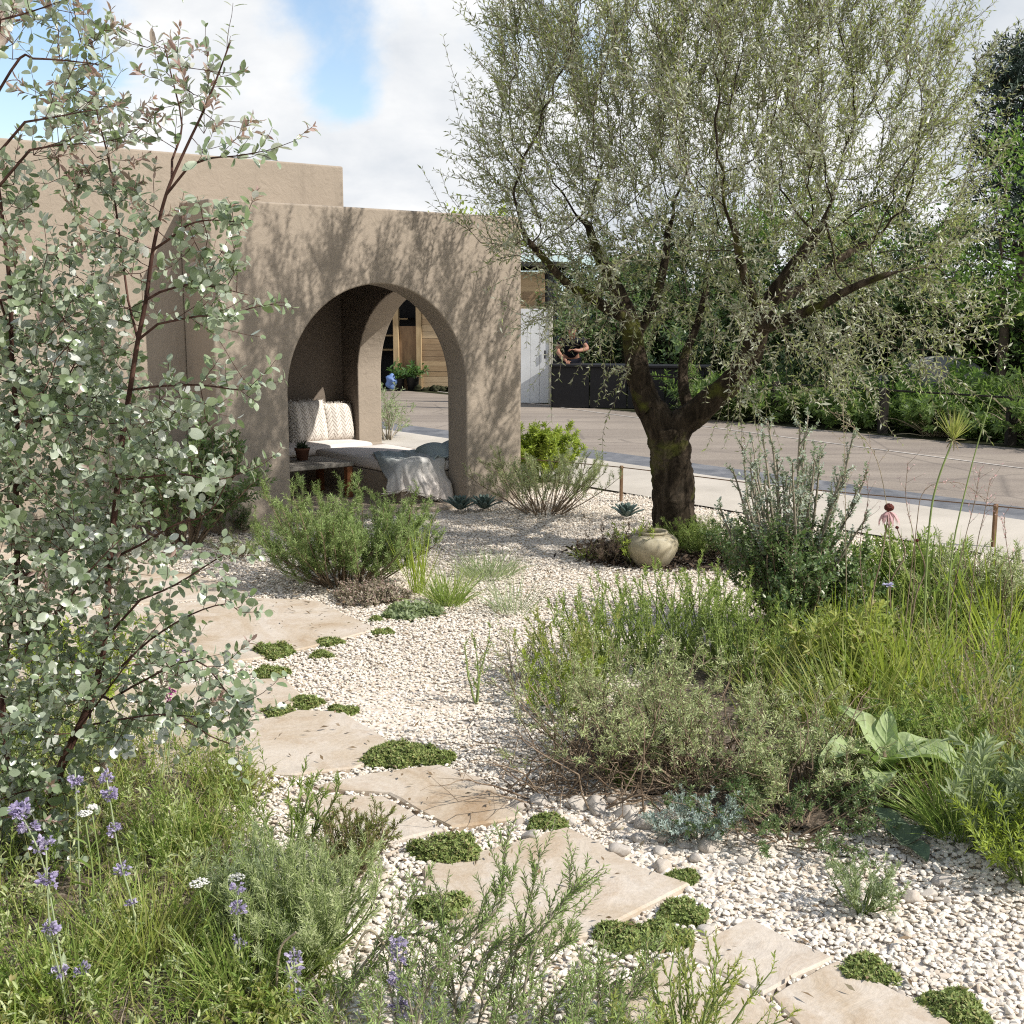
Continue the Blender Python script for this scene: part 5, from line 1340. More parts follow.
# meadow of grasses: far too many blades to count
def in_poly(p, poly):
    x, y = p[:, 0], p[:, 1]; c = np.zeros(len(p), bool); n = len(poly)
    for i in range(n):
        x1, y1 = poly[i][:2]; x2, y2 = poly[(i + 1) % n][:2]
        hit = ((y1 > y) != (y2 > y)) & (x < (x2 - x1) * (y - y1) / (y2 - y1 + 1e-12) + x1); c ^= hit
    return c
def scatter(poly, n, g):
    P2 = np.array([q[:2] for q in poly]); lo, hi = P2.min(0), P2.max(0); out = np.zeros((0, 2))
    while len(out) < n:
        q = g.uniform(lo, hi, (n * 2, 2)); out = np.vstack([out, q[in_poly(q, P2)]])
    return np.hstack([out[:n], np.zeros((n, 1))])
bed_r = [G(x, y) for x, y in ((730, 660), (790, 620), (900, 600), (1010, 600), (1150, 620), (1220, 760), (1120, 850), (1000, 850), (930, 800), (860, 790), (800, 750), (740, 720))]
g = np.random.default_rng(90)
bb = Bag(); q = scatter(bed_r, 5200, g); nz_ = .5 + .5 * np.sin(q[:, 0] * 5 + 1) * np.cos(q[:, 1] * 4)
S = grow(q, norm(g.normal(0, .38, (len(q), 3)) * [1, 1, 0] + UPV), g.uniform(.10, .36, len(q)) * (.65 + .6 * nz_), 6, -.35, .25, g); ribbons(bb, S, g.uniform(.0025, .006, len(q)), g)
tag(bb.build('meadow_grass', M_YGRASS, None), kind='stuff')
bb = Bag(); q = scatter(bed_r, 900, g); S = grow(q, norm(g.normal(0, .6, (len(q), 3)) * [1, 1, .3] + UPV * .9), g.uniform(.12, .42, len(q)), 7, -.5, .35, g); ribbons(bb, S, g.uniform(.0015, .0032, len(q)), g); tag(bb.build('dry_grass', M_DRY, None), kind='stuff')
bb = Bag(); q = scatter(bed_r, 260, g); S = grow(q, norm(g.normal(0, .4, (len(q), 3)) + UPV), g.uniform(.12, .34, len(q)), 6, .1, .3, g); leafy(bb, S, 18, .15, 1, 50, 15, .04, .013, 'fold', g, True, .4, .3); tubes(bb, S, .002, .001, 3); tag(bb.build('dark_undergrowth', M_DARKG, None), kind='stuff')
bb = Bag(); q = scatter(bed_r, 420, g); S = grow(q, norm(g.normal(0, .3, (len(q), 3)) + UPV), g.uniform(.12, .34, len(q)), 6, .1, .25, g)
leafy(bb, S, 16, .15, 1, 50, 15, .05, .012, 'fold', g, True, .4, .3); tubes(bb, S, .002, .001, 3); tag(bb.build('meadow_leaves', M_GRASS, None), kind='stuff')
for i, (x, y, n, h, w, mat, bs, ln, dr, lab) in enumerate([
    (858, 735, 150, .40, .007, M_YGRASS, .13, .6, -.3, 'yellow green grass clump behind the mullein on its left'),
    (902, 715, 170, .46, .008, M_LIME, .12, .5, -.25, 'bright broad bladed grass clump behind the mullein'),
    (960, 735, 170, .44, .007, M_YGRASS, .14, .7, -.4, 'straw tinged grass clump on the right of the bed'),
    (1006, 765, 240, .36, .004, M_DRY, .14, .9, -.6, 'tawny dry grass clump at the right edge of the photo'),
    (962, 838, 380, .34, .0038, M_GRASS, .09, .9, -.45, 'fine fresh green grass tussock at the gravel edge on the right'),
    (930, 640, 90, .55, .012, M_GRASS, .12, .45, -.3, 'tall broad green blades in the back of the bed'),
    (990, 650, 90, .5, .012, M_LIME, .10, .5, -.3, 'tall lime blades near the brown stake'),
    (840, 660, 120, .36, .008, M_LIME, .10, .6, -.4, 'leafy lime blades beside the round leaved bush'),
    (1010, 690, 60, .44, .010, M_LIME, .06, .6, -.2, 'stiff yellow blades leaning at the right edge')]):
    tussock('grass_clump', lab, 'grass', G(x, y), n, h, w, 300 + i, mat, bs, ln, dr, 'grass clumps of the right bed', heads=M_DRY if i in (2, 3) else None)
shrub('lavender', 'grey green lavender at the back right of the bed below the brown stake', 'shrub', G(985, 640), .34, .42, 91, 44, 8, M_GREYG, M_TWIG, 28, .028, .005, 45, .9, .5, .4)
shrub('lavender', 'dense green sage like shrub behind the tall blades', 'shrub', G(905, 622), .32, .38, 92, 36, 7, M_GRASS, M_GSTEM, 18, .045, .010, 48, .8, .4, .4, tpl='fold')
shrub('weedy_plant', 'leafy yellow green plant in the middle of the bed', 'plant', G(845, 700), .22, .32, 93, 26, 6, M_YGRASS, M_GSTEM, 12, .06, .016, 50, .9, .3, .4, tpl='fold')
shrub('weedy_plant', 'low soft green plant before the straw grass', 'plant', G(930, 770), .22, .22, 94, 30, 6, M_GRASS, M_GSTEM, 16, .035, .006, 50, 1.2, .3, .4)
shrub('weedy_plant', 'upright grey leafed plant cut by the right edge of the photo', 'plant', G(1022, 862), .16, .30, 95, 26, 4, M_PALEG, M_GSTEM, 16, .055, .012, 40, .7, .4, .4, tpl='fold')
shrub('weedy_plant', 'bright yellow green sprig plant at the right edge on gravel', 'plant', G(1028, 884), .12, .22, 96, 22, 4, M_LIME, M_GSTEM, 18, .03, .006, 45, .8, .4, .4)
shrub('seedling', 'solitary soft green seedling on the open gravel of the right side', 'plant', G(862, 914), .065, .135, 97, 22, 4, M_PALEG, M_GSTEM, 20, .018, .004, 48, .9, .4, .4)
shrub('seedling', 'tiny green seedling in the cobbles below the lavender', 'plant', G(620, 850 - 62), .05, .07, 98, 12, 3, M_GRASS, M_GSTEM, 14, .014, .004)
# mullein with broad felted leaves
M_MULL = NT('felted_leaf'); k = M_MULL
gg = k.n('ShaderNodeNewGeometry'); f = k.noise(30, 4, .6, k.obj()); c = k.ramp(gg.outputs['Random Per Island'], [(0, (.27, .36, .15)), (1, (.40, .48, .25))]); ac = k.n('ShaderNodeAttribute'); ac.attribute_name = 'across'; sx_ = k.n('ShaderNodeSeparateXYZ'); k.l(ac.outputs['Vector'], sx_.inputs[0])
def km(op, a, b=None):
    x = k.n('ShaderNodeMath', operation=op)
    for i, v in enumerate((a, b)):
        if v is None: continue
        if hasattr(v, 'links'): k.l(v, x.inputs[i])
        else: x.inputs[i].default_value = v
    return x.outputs[0]
side = km('PINGPONG', km('MULTIPLY', km('SUBTRACT', sx_.outputs[0], km('MULTIPLY', sx_.outputs[1], .22)), 11), 1.0)
vein = km('MINIMUM', side, km('MULTIPLY', sx_.outputs[1], 9))
vm_ = k.ramp(vein, [(0, (.75, .75, .75)), (.22, (0, 0, 0))]); c = k.mix(vm_, c, (.50, .56, .36)); f4 = k.noise(14, 5, .65, k.obj()); c = k.mix(k.ramp(f4, [(.58, (0, 0, 0)), (.72, (.6, .6, .6))]), c, (.30, .28, .12))
k.base(c); k.rough(.8); k.spec(.2); k.normal(k.bump(k.ramp(vein, [(0, (0, 0, 0)), (.5, (1, 1, 1))]), .6, .006, k.bump(f, .5, .01)))
tt_ = k.n('ShaderNodeBsdfTranslucent'); tt_.inputs[0].default_value = (.35, .5, .12, 1); mx = k.n('ShaderNodeMixShader'); mx.inputs[0].default_value = .3; k.l(k.p.outputs[0], mx.inputs[1]); k.l(tt_.outputs[0], mx.inputs[2]); k.l(mx.outputs[0], k.out.inputs[0]); M_MULL = k.m
def broad_leaf(parent, base, az, el, L, W, bend, seed, mat):
    g = np.random.default_rng(seed); n, m = 16, 11; V = np.zeros((n, m, 3))
    h = np.array([math.cos(az), math.sin(az), 0]); s = np.array([-math.sin(az), math.cos(az), 0]); p = np.array(base, float); e = el
    for i in range(n):
        a = i / (n - 1); d = h * math.cos(e) + UPV * math.sin(e); u = -h * math.sin(e) + UPV * math.cos(e)
        wd = W * (math.sin(math.pi * min(1, .10 + .9 * a) ** .8) ** .75 if a < .999 else .02) * (.35 + .65 * min(1, a * 4))
        for j in range(m):
            b = j / (m - 1) * 2 - 1
            V[i, j] = p + s * b * wd / 2 + u * (abs(b) ** 1.3 * .05 * W * 3 + .006 * math.sin(a * 16 + abs(b) * 4) * abs(b) * (W / .12) + .002 * math.sin(b * 12))
        p = p + d * L / (n - 1); e -= bend / (n - 1) * (.4 + 1.4 * a)
    i = (np.arange(n - 1)[:, None] * m + np.arange(m - 1)[None]).ravel()
    o = mesh_obj('leaf', V.reshape(-1, 3), np.stack([i, i + 1, i + m + 1, i + m], -1), None, mat, parent)
    A_, B_ = np.meshgrid(np.linspace(0, 1, n), np.abs(np.linspace(-1, 1, m)), indexing='ij')
    at = o.data.attributes.new('across', 'FLOAT_VECTOR', 'POINT'); at.data.foreach_set('vector', np.stack([A_, B_, A_ * 0], -1).astype(np.float32).ravel())
    sm = o.modifiers.new('s', 'SUBSURF'); sm.levels = sm.render_levels = 1; return o
t = thing('mullein', 'broad leaved mullein with large pale felted leaves in the bed', 'plant', G(882, 800))
for i, (az, el, L, W, bend, z) in enumerate([(3.5, .95, .28, .17, 1.9, .09), (-.55, .95, .31, .19, 2.4, .09), (.35, .95, .22, .13, 1.7, .10), (2.4, 1.2, .24, .12, 1.3, .12), (4.3, .8, .24, .15, 1.8, .07), (1.2, 1.3, .20, .08, .9, .12), (-1.2, .35, .20, .09, .8, .03), (3.5, .75, .20, .09, 1.5, .06), (-.9, .9, .15, .08, 1.6, .12)]):
    broad_leaf(t, (0, 0, z), az, el, L, W, bend, 400 + i, M_MULL)
b = Bag(); tube_path(b, [(0, 0, -.02), (.003, 0, .08), (0, 0, .17)], [.011, .009, .006], 8); b.build('stem', M_TWIG, t)
t = thing('fallen_leaf_rosette', 'dull grey green broad leaf lying low on the gravel below the mullein', 'plant', G(905, 850))
M_DULL = plain_mat('dull_leaf', (.10, .14, .085), .85, .2, .3, 20, .3)
for i, (az, el, L, W) in enumerate([(2.2, .9, .16, .09), (-1.4, .5, .13, .08), (.6, .8, .10, .06)]): broad_leaf(t, (0, 0, .012), az, el, L, W, 1.2, 420 + i, M_DULL)
# sprig standing alone on the gravel
shrub('seedling', 'thin single sprig standing on the pale gravel left of the bed', 'plant', G(479, 704), .05, .30, 99, 3, 5, M_GRASS, M_GSTEM, 16, .018, .005, 40, .25, .3, .25)
shrub('seedling', 'dry grey thin stemmed plant at the left edge of the lavender', 'plant', G(520, 682), .12, .24, 199, 12, 5, M_GREYG, M_GREYST, 8, .014, .004, 45, .8, .3, .4)

# coneflower, papyrus, pink sprays, lilac flower
def stem_to(pts, r0, r1, mat, parent, org, name='stem'):
    pp = smooth_path(np.array(pts) - org, 5); b = Bag(); tube_path(b, pp, np.linspace(r0, r1, len(pp)), 6); b.build(name, mat, parent); return pp
def upto(px, py, Y): return AT(px, py, Y)
def coneflower(label, path, Y, R, seed, pet=18):
    g = np.random.default_rng(seed); pts = [upto(x, y, Y) for x, y in path]; org = pts[0] * [1, 1, 0]
    pts = [np.array([org[0], org[1], 0.0])] + pts[1:]
    t = thing('coneflower', label, 'flower', org, 0, 'coneflowers'); pp = stem_to(pts, .0035, .0025, M_TWIG, t, org); c = pp[-1]
    if pet:
        az = np.arange(pet) * 6.283 / pet + g.normal(0, .08, pet); d = norm(np.stack([np.cos(az), np.sin(az), -.75 + g.normal(0, .15, pet)], 1))
        b = Bag(); leaves(b, c + d * R * .25 - [0, 0, .004], d, np.tile(UPV, (pet, 1)), R * g.uniform(.9, 1.15, pet), R * .22, 'blade', .3); b.build('petals', M_PINK, t)
    bm = bmesh.new(); bmesh.ops.create_icosphere(bm, subdivisions=3, radius=R * .33)
    for v in bm.verts: v.co += v.normal * (.0016 if (v.index % 2) else -.0006); v.co.z *= .85; v.co += Vector(c) + Vector((0, 0, R * .12))
    bm_obj('cone', bm, M_CONE, t)
coneflower('pink coneflower with drooping petals and dark cone above the bed', [(866, 650), (872, 600), (882, 555), (889, 509)], 4.9, .058, 1)
coneflower('reddish coneflower bud right of the open coneflower, upper one', [(900, 650), (890, 590), (905, 555), (897, 528)], 5.1, .02, 2, 0)
coneflower('reddish coneflower bud right of the open coneflower, lower one', [(905, 655), (915, 600), (925, 570), (917, 541)], 5.1, .022, 3, 0)
t0 = upto(888, 586, 4.7); t = thing('lilac_flower', 'single pale lilac scabious flower above the yellow grass', 'flower', t0 * [1, 1, 0])
b = Bag(); tube_path(b, [(0, 0, 0), (.01, 0, t0[2] * .5), (0, 0, t0[2])], .002, 5); b.build('stem', M_LIME, t)
g = np.random.default_rng(5); n = 26; az = g.uniform(0, 6.28, n); d = norm(np.stack([np.cos(az), np.sin(az), g.uniform(.0, .9, n)], 1)); b = Bag(); leaves(b, np.tile([0, 0, t0[2]], (n, 1)), d, np.tile(UPV, (n, 1)), .026, .012, 'fold'); b.build('petals', leaf_mat('pale_lilac', [(.55, .53, .72), (.66, .64, .80)], (.6, .6, .8), .3), t)
Yp = 4.8; t0 = upto(925, 690, Yp) * [1, 1, 0]; t = thing('papyrus', 'tall papyrus stem with brush like green head in front of the road', 'plant', t0)
pp = stem_to([t0, upto(925, 600, Yp), upto(930, 520, Yp), upto(938, 480, Yp), upto(953, 440, Yp)], .005, .0035, M_GSTEM, t, t0)
g = np.random.default_rng(6); n = 120; S = grow(np.tile(pp[-1], (n, 1)), norm(g.normal(0, .30, (n, 3)) + UPV * .9 + [.1, 0, 0]), g.uniform(.05, .15, n), 5, -.05, .1, g); b = Bag(); ribbons(b, S, .0028, g); b.build('brush', M_YGRASS, t)
b = Bag(); leaves(b, np.tile(pp[-1], (9, 1)), norm(g.normal(0, 1, (9, 3)) - UPV * .4), np.tile(UPV, (9, 1)), .05, .008, 'fold'); b.build('bracts', M_DRY, t)
t = thing('reed_stem', 'long bare green reed stem leaning right across the road view', 'plant', upto(945, 700, 4.7) * [1, 1, 0]); o0 = np.array(t.location)
stem_to([o0, upto(950, 570, 4.7), upto(968, 480, 4.7), upto(992, 395, 4.7)], .004, .002, M_GSTEM, t, o0)
for i, (x0, y0, path, lab) in enumerate([
    (850, 650, [(846, 560), (845, 480), (843, 400)], 'upright dry grass stalk left of the coneflower'),
    (880, 660, [(890, 560), (880, 470), (858, 432), (838, 418)], 'arching pale grass stalk bending left over the road'),
    (900, 655, [(915, 540), (925, 490), (960, 483), (985, 500)], 'dark wiry stalk arching right with small pink buds'),
    (935, 660, [(960, 560), (975, 500), (980, 470)], 'thin pink gaura spray right of the papyrus'),
    (965, 660, [(975, 560), (985, 510), (990, 480)], 'thin pink gaura spray near the brown stake'),
    (880, 640, [(860, 560), (868, 500), (865, 470)], 'thin pink gaura spray left of the coneflower'),
    (905, 640, [(915, 560), (906, 500), (908, 462)], 'thin pink gaura spray just right of the coneflower'),
    (1000, 680, [(1012, 600), (1006, 540), (1004, 515)], 'thin pink gaura spray at the right edge')]):
    Yq = 4.9; o0 = upto(x0, y0, Yq) * [1, 1, 0]; t = thing('flower_spray', lab, 'flower', o0, 0, 'thin flower sprays over the right bed'); pp = stem_to([o0] + [upto(x, y, Yq) for x, y in path], .0022, .0009, M_DRY if i < 2 else M_TWIG, t, o0)
    g = np.random.default_rng(500 + i); S = pp[None]; p, d, _ = spawn(S, 9, .5, .98, 40, 12, g); S2 = grow(p, d, g.uniform(.03, .09, len(p)), 4, .1, .2, g); b = Bag(); tubes(b, S2, .0009, .0005, 3); b.build('twigs', M_TWIG, t)
    b = Bag(); leafy(b, S2, 5, .4, 1, 50, 20, .015, .006, 'lens', g); leafy(b, S, 14, .55, 1, 40, 15, .015, .005, 'lens', g); b.build('flowers', M_DRY if i < 2 else M_PINK, t)

# --- lower left bed
bed_l = [G(x, y) for x, y in ((-150, 700), (120, 735), (230, 760), (262, 800), (250, 850), (290, 900), (330, 960), (380, 1040), (300, 1120), (-200, 1120))]
g = np.random.default_rng(110); bb = Bag(); q = scatter(bed_l, 5200, g)
S = grow(q, norm(g.normal(0, .42, (len(q), 3)) * [1, 1, 0] + UPV), g.uniform(.05, .19, len(q)), 6, -.35, .25, g); ribbons(bb, S, g.uniform(.0018, .0042, len(q)), g); tag(bb.build('rough_grass', M_YGRASS, None), kind='stuff')
bb = Bag(); q = scatter(bed_l, 620, g); S = grow(q, norm(g.normal(0, .45, (len(q), 3)) + UPV), g.uniform(.08, .24, len(q)), 6, .1, .3, g); leafy(bb, S, 26, .1, 1, 50, 15, .024, .006, 'fold', g, False, .4, .3); tubes(bb, S, .0016, .0008, 3); tag(bb.build('undergrowth', M_GRASS, None), kind='stuff')
bb = Bag(); q = scatter(bed_l, 900, g); S = grow(q, norm(g.normal(0, .6, (len(q), 3)) * [1, 1, .3] + UPV * .8), g.uniform(.06, .22, len(q)), 6, -.5, .3, g); ribbons(bb, S, g.uniform(.0015, .003, len(q)), g); tag(bb.build('dry_grass', M_DRY, None), kind='stuff')
bb = Bag(); q = scatter(bed_l, 380, g); S = grow(q, norm(g.normal(0, .5, (len(q), 3)) + UPV), g.uniform(.06, .2, len(q)), 6, .2, .35, g); leafy(bb, S, 22, .1, 1, 50, 15, .03, .009, 'fold', g, False, .4, .3); tag(bb.build('grey_undergrowth', M_GREYG, None), kind='stuff')
for i, (x, y, n, h, w, mat, bs, ln, dr, lab) in enumerate([
    (180, 850, 260, .16, .004, M_GRASS, .10, .6, -.3, 'fresh green grass tuft below the eucalyptus tips'),
    (150, 960, 260, .22, .004, M_YGRASS, .10, .7, -.35, 'yellow green grass tuft between the lilac spikes'),
    (60, 1000, 220, .2, .004, M_GRASS, .10, .7, -.35, 'grass tuft at the bottom left corner'),
    (250, 1000, 260, .22, .0035, M_GRASS, .10, .7, -.4, 'grass tuft at the bottom right of the lilac spike with two whorls'),
    (225, 790, 120, .15, .003, M_YGRASS, .06, .8, -.3, 'short yellowish tuft at the edge of the stained slab')]):
    tussock('grass_tuft', lab, 'grass', G(x, y), n, h, w, 600 + i, mat, bs, ln, dr, 'grass tufts of the lower left bed')
shrub('feathery_plant', 'feathery grey green plant at the right of the lower left bed', 'plant', G(308, 965), .19, .26, 111, 60, 6, M_GREYG, M_GSTEM, 34, .02, .0022, 50, 1.1, .4, .4)
shrub('feathery_plant', 'finer pale feathery plant left of the grey green one', 'plant', G(255, 930), .15, .22, 112, 44, 6, M_PALEG, M_GSTEM, 34, .018, .002, 50, 1.0, .4, .4)
shrub('upright_plant', 'slim upright wispy plant on the pale gravel beside the small slabs', 'plant', G(287, 872), .05, .30, 113, 9, 6, M_GRASS, M_GSTEM, 24, .022, .004, 35, .35, .4, .25)
shrub('upright_plant', 'reddish green bushy sprig between the triangular slab and the lilac', 'plant', G(348, 882), .10, .20, 114, 32, 5, leaf_mat('red_green', [(.16, .20, .06), (.22, .26, .09), (.26, .17, .09)], (.4, .45, .1), .35), M_TWIG, 24, .018, .004, 38, .7, .4, .4)
shrub('low_weed', 'low reddish weed on the gravel above the slim upright plant', 'plant', G(245, 798), .11, .09, 115, 18, 5, M_YGRASS, M_TWIG, 14, .016, .005, 50, 1.7)
shrub('low_weed', 'yellow green leafy weed at the bottom edge left of centre', 'plant', G(262, 1040), .08, .10, 116, 16, 4, M_YGRASS, M_GSTEM, 14, .02, .009, 50, 1.0, tpl='fold')
shrub('low_weed', 'yellow green leafy weed in the bottom left corner', 'plant', G(10, 1035), .08, .10, 117, 16, 4, M_YGRASS, M_GSTEM, 14, .022, .01, 50, 1.0, tpl='fold')
shrub('wild_plant', 'sunlit yellow green plant behind the eucalyptus stem', 'plant', G(90, 700), .3, .26, 118, 30, 6, M_LIME, M_GSTEM, 16, .035, .01, 50, 1.1, tpl='fold')
shrub('wild_plant', 'pale yellow plant low at the left edge behind the leaves', 'plant', G(8, 760), .25, .3, 119, 26, 6, M_YGRASS, M_GSTEM, 16, .03, .008, 50, 1.0)
M_HAIRST = plain_mat('pale_stem', (.30, .36, .20), .7, .25, .15, 12)
M_CALYX = leaf_mat('calyx', [(.22, .17, .30), (.24, .26, .18)], (.3, .3, .3), .2)
def spike(label, path, Y, whorls, seed, mat=None, sz=1.0):
    """upright stem with separate whorls of small lipped flowers"""
    g = np.random.default_rng(seed); pts = [upto(x, y, Y) for x, y in path]; org = np.array([pts[0][0], pts[0][1], 0.0])
    t = thing('catmint', label, 'flower', org, 0, 'lilac flower spikes'); pp = stem_to([org] + pts, .0028, .0016, M_HAIRST, t, org); 
    Q = pp[None]; zs = pp[:, 2]
    for (wy, n, R) in whorls:
        R *= .78; n = int(n * 1.2)
        b = Bag(); cb = Bag()
        z = upto(path[-1][0], wy, Y)[2]; k = int(np.argmin(np.abs(zs - z))); c = pp[k]
        az = g.uniform(0, 6.283, n); d = norm(np.stack([np.cos(az), np.sin(az), g.uniform(-.1, 1.0, n)], 1))
        p0 = c + d * .004 + np.array([0, 0, 1.0]) * g.normal(0, .006 * sz, (n, 1)); Ln = R * g.uniform(.7, 1.15, n)
        leaves(cb, p0, d, norm(g.normal(0, 1, (n, 3))), Ln * .55, Ln * .22, 'fold'); tp = p0 + d * (Ln * .5)[:, None]
        for q in range(3):
            leaves(b, tp, norm(d + g.normal(0, .5, d.shape)), norm(g.normal(0, .6, (n, 3)) + UPV), Ln * .62, Ln * .42, 'fold')
        fo = b.build('flower_whorl', mat or M_PURP, t); cb.build('calyx', M_CALYX, fo)
    lb = Bag(); leafy(lb, Q, 8, .1, .7, 60, 12, .04, .012, 'fold', g, True, .4, .3); lb.build('leaves', M_PALEG, t)
spike('tall lilac spike with the biggest head at the far left', [(72, 1060), (66, 1000), (56, 930), (42, 860), (20, 812)], 2.55, [(800, 24, .026), (815, 26, .028), (828, 20, .026), (850, 14, .022)], 1)
spike('lilac spike with three spaced whorls under the eucalyptus stem', [(142, 1040), (135, 920), (120, 860), (107, 780)], 2.75, [(783, 20, .022), (793, 24, .024), (804, 16, .02), (828, 18, .022), (868, 18, .024), (912, 12, .02)], 2)
spike('bending lilac spike with pairs of whorls at the left', [(75, 1060), (62, 985), (50, 930), (46, 845)], 2.5, [(842, 18, .022), (876, 26, .026), (926, 20, .024), (975, 18, .022)], 3)
spike('lilac spike on a pale straight stem, second from the right', [(240, 1060), (240, 980), (237, 890)], 2.6, [(893, 14, .02), (904, 16, .022), (915, 12, .02), (950, 14, .02)], 4)
spike('short lilac spike at the bottom edge, left of the last one', [(297, 1075), (296, 1020), (294, 958)], 2.5, [(962, 16, .022), (975, 20, .024), (998, 18, .024)], 5)
spike('palest lilac spike with blue petals before the white gravel', [(398, 1070), (398, 1010), (397, 945)], 2.45, [(950, 16, .024), (962, 18, .026), (978, 20, .028), (1008, 18, .026)], 6)
spike('low lilac flower head in the grass at the lower left', [(84, 1060), (84, 1010), (82, 972)], 2.55, [(975, 20, .022)], 7)
spike('lilac spike behind the eucalyptus leaves near the pale slab', [(165, 800), (172, 720), (188, 650)], 3.9, [(650, 14, .03), (658, 14, .03), (664, 10, .03)], 8)
spike('small magenta flower behind the eucalyptus leaves', [(160, 790), (166, 740), (170, 692)], 3.8, [(694, 18, .02), (700, 12, .02)], 9, M_MAG)
spike('faded lilac spike behind the eucalyptus trunk', [(80, 900), (78, 830), (75, 770)], 2.9, [(776, 16, .022), (786, 14, .022)], 10)
def yarrow(label, px, py, Y, R, seed):
    c = upto(px, py, Y); o0 = c * [1, 1, 0]; g = np.random.default_rng(seed); t = thing('yarrow', label, 'flower', o0, 0, 'white yarrow heads')
    pp = stem_to([o0, (o0 + c) / 2 + [.01, 0, 0], c - [0, 0, .025]], .0022, .0018, M_GSTEM, t, o0); tp = pp[-1]; h = c - o0
    q = disc(70, R, g); q[:, 2] = -.25 * (np.linalg.norm(q, axis=1) ** 2) / R + g.normal(0, .0015, 70); q = q + h
    b = Bag(); tubes(b, np.stack([np.tile(tp, (16, 1)), q[:16] - [0, 0, .003]], 1), .0009, .0006, 3); b.build('stalks', M_GSTEM, t)
    b = Bag(); blobs(b, q, .0042, g, .5); b.build('florets', M_WHITE, t)
    b = Bag(); leafy(b, pp[None], 10, .05, .8, 55, 10, .05, .008, 'fold', g, False, .4, .3); b.build('leaves', M_GRASS, t)
yarrow('white yarrow flower head in the middle of the grass', 199, 881, 2.75, .024, 1)
yarrow('creamy fading yarrow head beside the white one', 236, 876, 2.8, .022, 2)
yarrow('white yarrow head half behind the trunk, upper', 85, 812, 2.85, .018, 3)
yarrow('small white yarrow head next to the trunk base', 92, 806, 2.9, .014, 4)

# --- rosemary arching in from the bottom edge
t0 = G(455, 1090) * np.array([1, 1, 0]); g = np.random.default_rng(120)
t = thing('rosemary_bush', 'rosemary with long arching woody stems rising from the bottom edge', 'shrub', t0)
arch = [[(330, 1040), (345, 1000), (385, 945), (428, 876)], [(320, 1050), (350, 985), (385, 942), (425, 936), (460, 965)], [(410, 1060), (430, 985), (468, 945), (498, 905), (515, 870)],
        [(400, 1050), (440, 960), (480, 925), (500, 890), (505, 845)], [(500, 1080), (515, 960), (530, 900), (541, 852)], [(510, 1080), (530, 960), (555, 912), (580, 885)], [(480, 1080), (500, 980), (525, 940), (560, 905), (578, 880)],
        [(520, 1080), (550, 1000), (600, 990), (670, 985)], [(440, 1080), (470, 1000), (490, 950), (545, 945)], [(520, 1090), (560, 1030), (620, 1000), (650, 990)], [(460, 1080), (455, 1000), (445, 940), (440, 890)], [(490, 1085), (510, 1010), (545, 960), (575, 940)]]
stb = Bag(); lf = Bag()
for i, pth in enumerate(arch):
    Yb = 2.42; m = len(pth); pts = [AT(x, y, Yb + .12 * (j / m) + .05 * math.sin(i * 2.1)) for j, (x, y) in enumerate(pth)]
    pp = smooth_path([t0 + (pts[0] - t0) * [.7, .7, 0]] + pts, 6) - t0
    tube_path(stb, pp, np.linspace(.0045, .0014, len(pp)), 6)
    p, d, tt = spawn(pp[None], 15, .35, .98, 42, 14, g); S = grow(p, d + UPV * .45, g.uniform(.035, .12, len(p)), 5, .4, .2, g); tubes(stb, S, .0013, .0008, 4)
    leafy(lf, S, 34, .05, 1, 42, 12, .018, .0036, 'lens', g, False, .2, .2); leafy(lf, pp[None, -8:], 40, .1, 1, 42, 12, .019, .0038, 'lens', g, False, .2, .2)
b0 = disc(46, .26, g) + [.06, .05, 0]; S1 = grow(b0, outward(b0, 1.0, g, .4), g.uniform(.14, .28, 46), 6, .4, .3, g); p, d, tt = spawn(S1, 7, .3, 1, 38, 12, g); S = grow(p, d + UPV * .3, g.uniform(.05, .12, len(p)), 5, .4, .2, g)
tubes(stb, S1, .003, .0012, 4); tubes(stb, S, .0013, .0008, 3); leafy(lf, S, 32, .05, 1, 42, 12, .018, .0036, 'lens', g, False, .2, .2)
stb.build('stems', M_GREYST, t); lf.build('leaves', M_ROSE, t)
shrub('pale_sprig_plant', 'light green airy sprig plant with tiny buds on the bottom slab', 'plant', G(690, 1062), .13, .24, 121, 24, 6, M_YGRASS, M_GSTEM, 12, .018, .005, 35, .8, .3, .4, True)
t = thing('dead_twigs', 'pale bent dead stems lying low at the bottom edge', 'twigs', G(330, 1030)); b = Bag()
for pth in ([(276, 1000), (280, 950), (296, 932)], [(330, 1020), (345, 1000), (375, 965)], [(352, 955), (370, 930), (395, 960)]):
    tube_path(b, smooth_path([AT(x, y, 2.5) for x, y in pth], 5) - np.array(t.location), .003, 6)
b.build('stems', M_DRY, t)

# fallen olive leaves and crumbs on the gravel and the slabs
g = np.random.default_rng(130); q = disc(1500, 1, g) * [2.6, 1.6, 1] + G(590, 560) * [1, 1, 0]; q = np.vstack([q, scatter([G(x, y) for x, y in ((250, 600), (560, 600), (560, 790), (900, 860), (1000, 1020), (500, 1020), (280, 800))], 420, g)])
q[:, 2] = .026 + g.uniform(0, .012, len(q)); b = Bag(); leaves(b, q, norm(g.normal(0, 1, q.shape) * [1, 1, .25]), norm(g.normal(0, .4, q.shape) + UPV), g.uniform(.018, .042, len(q)), g.uniform(.006, .011, len(q)), 'lens')
tag(b.build('fallen_leaves', leaf_mat('dry_leaf', [(.16, .11, .06), (.24, .17, .10), (.09, .06, .035), (.30, .26, .17)], (.2, .15, .06), .1), None), kind='stuff')
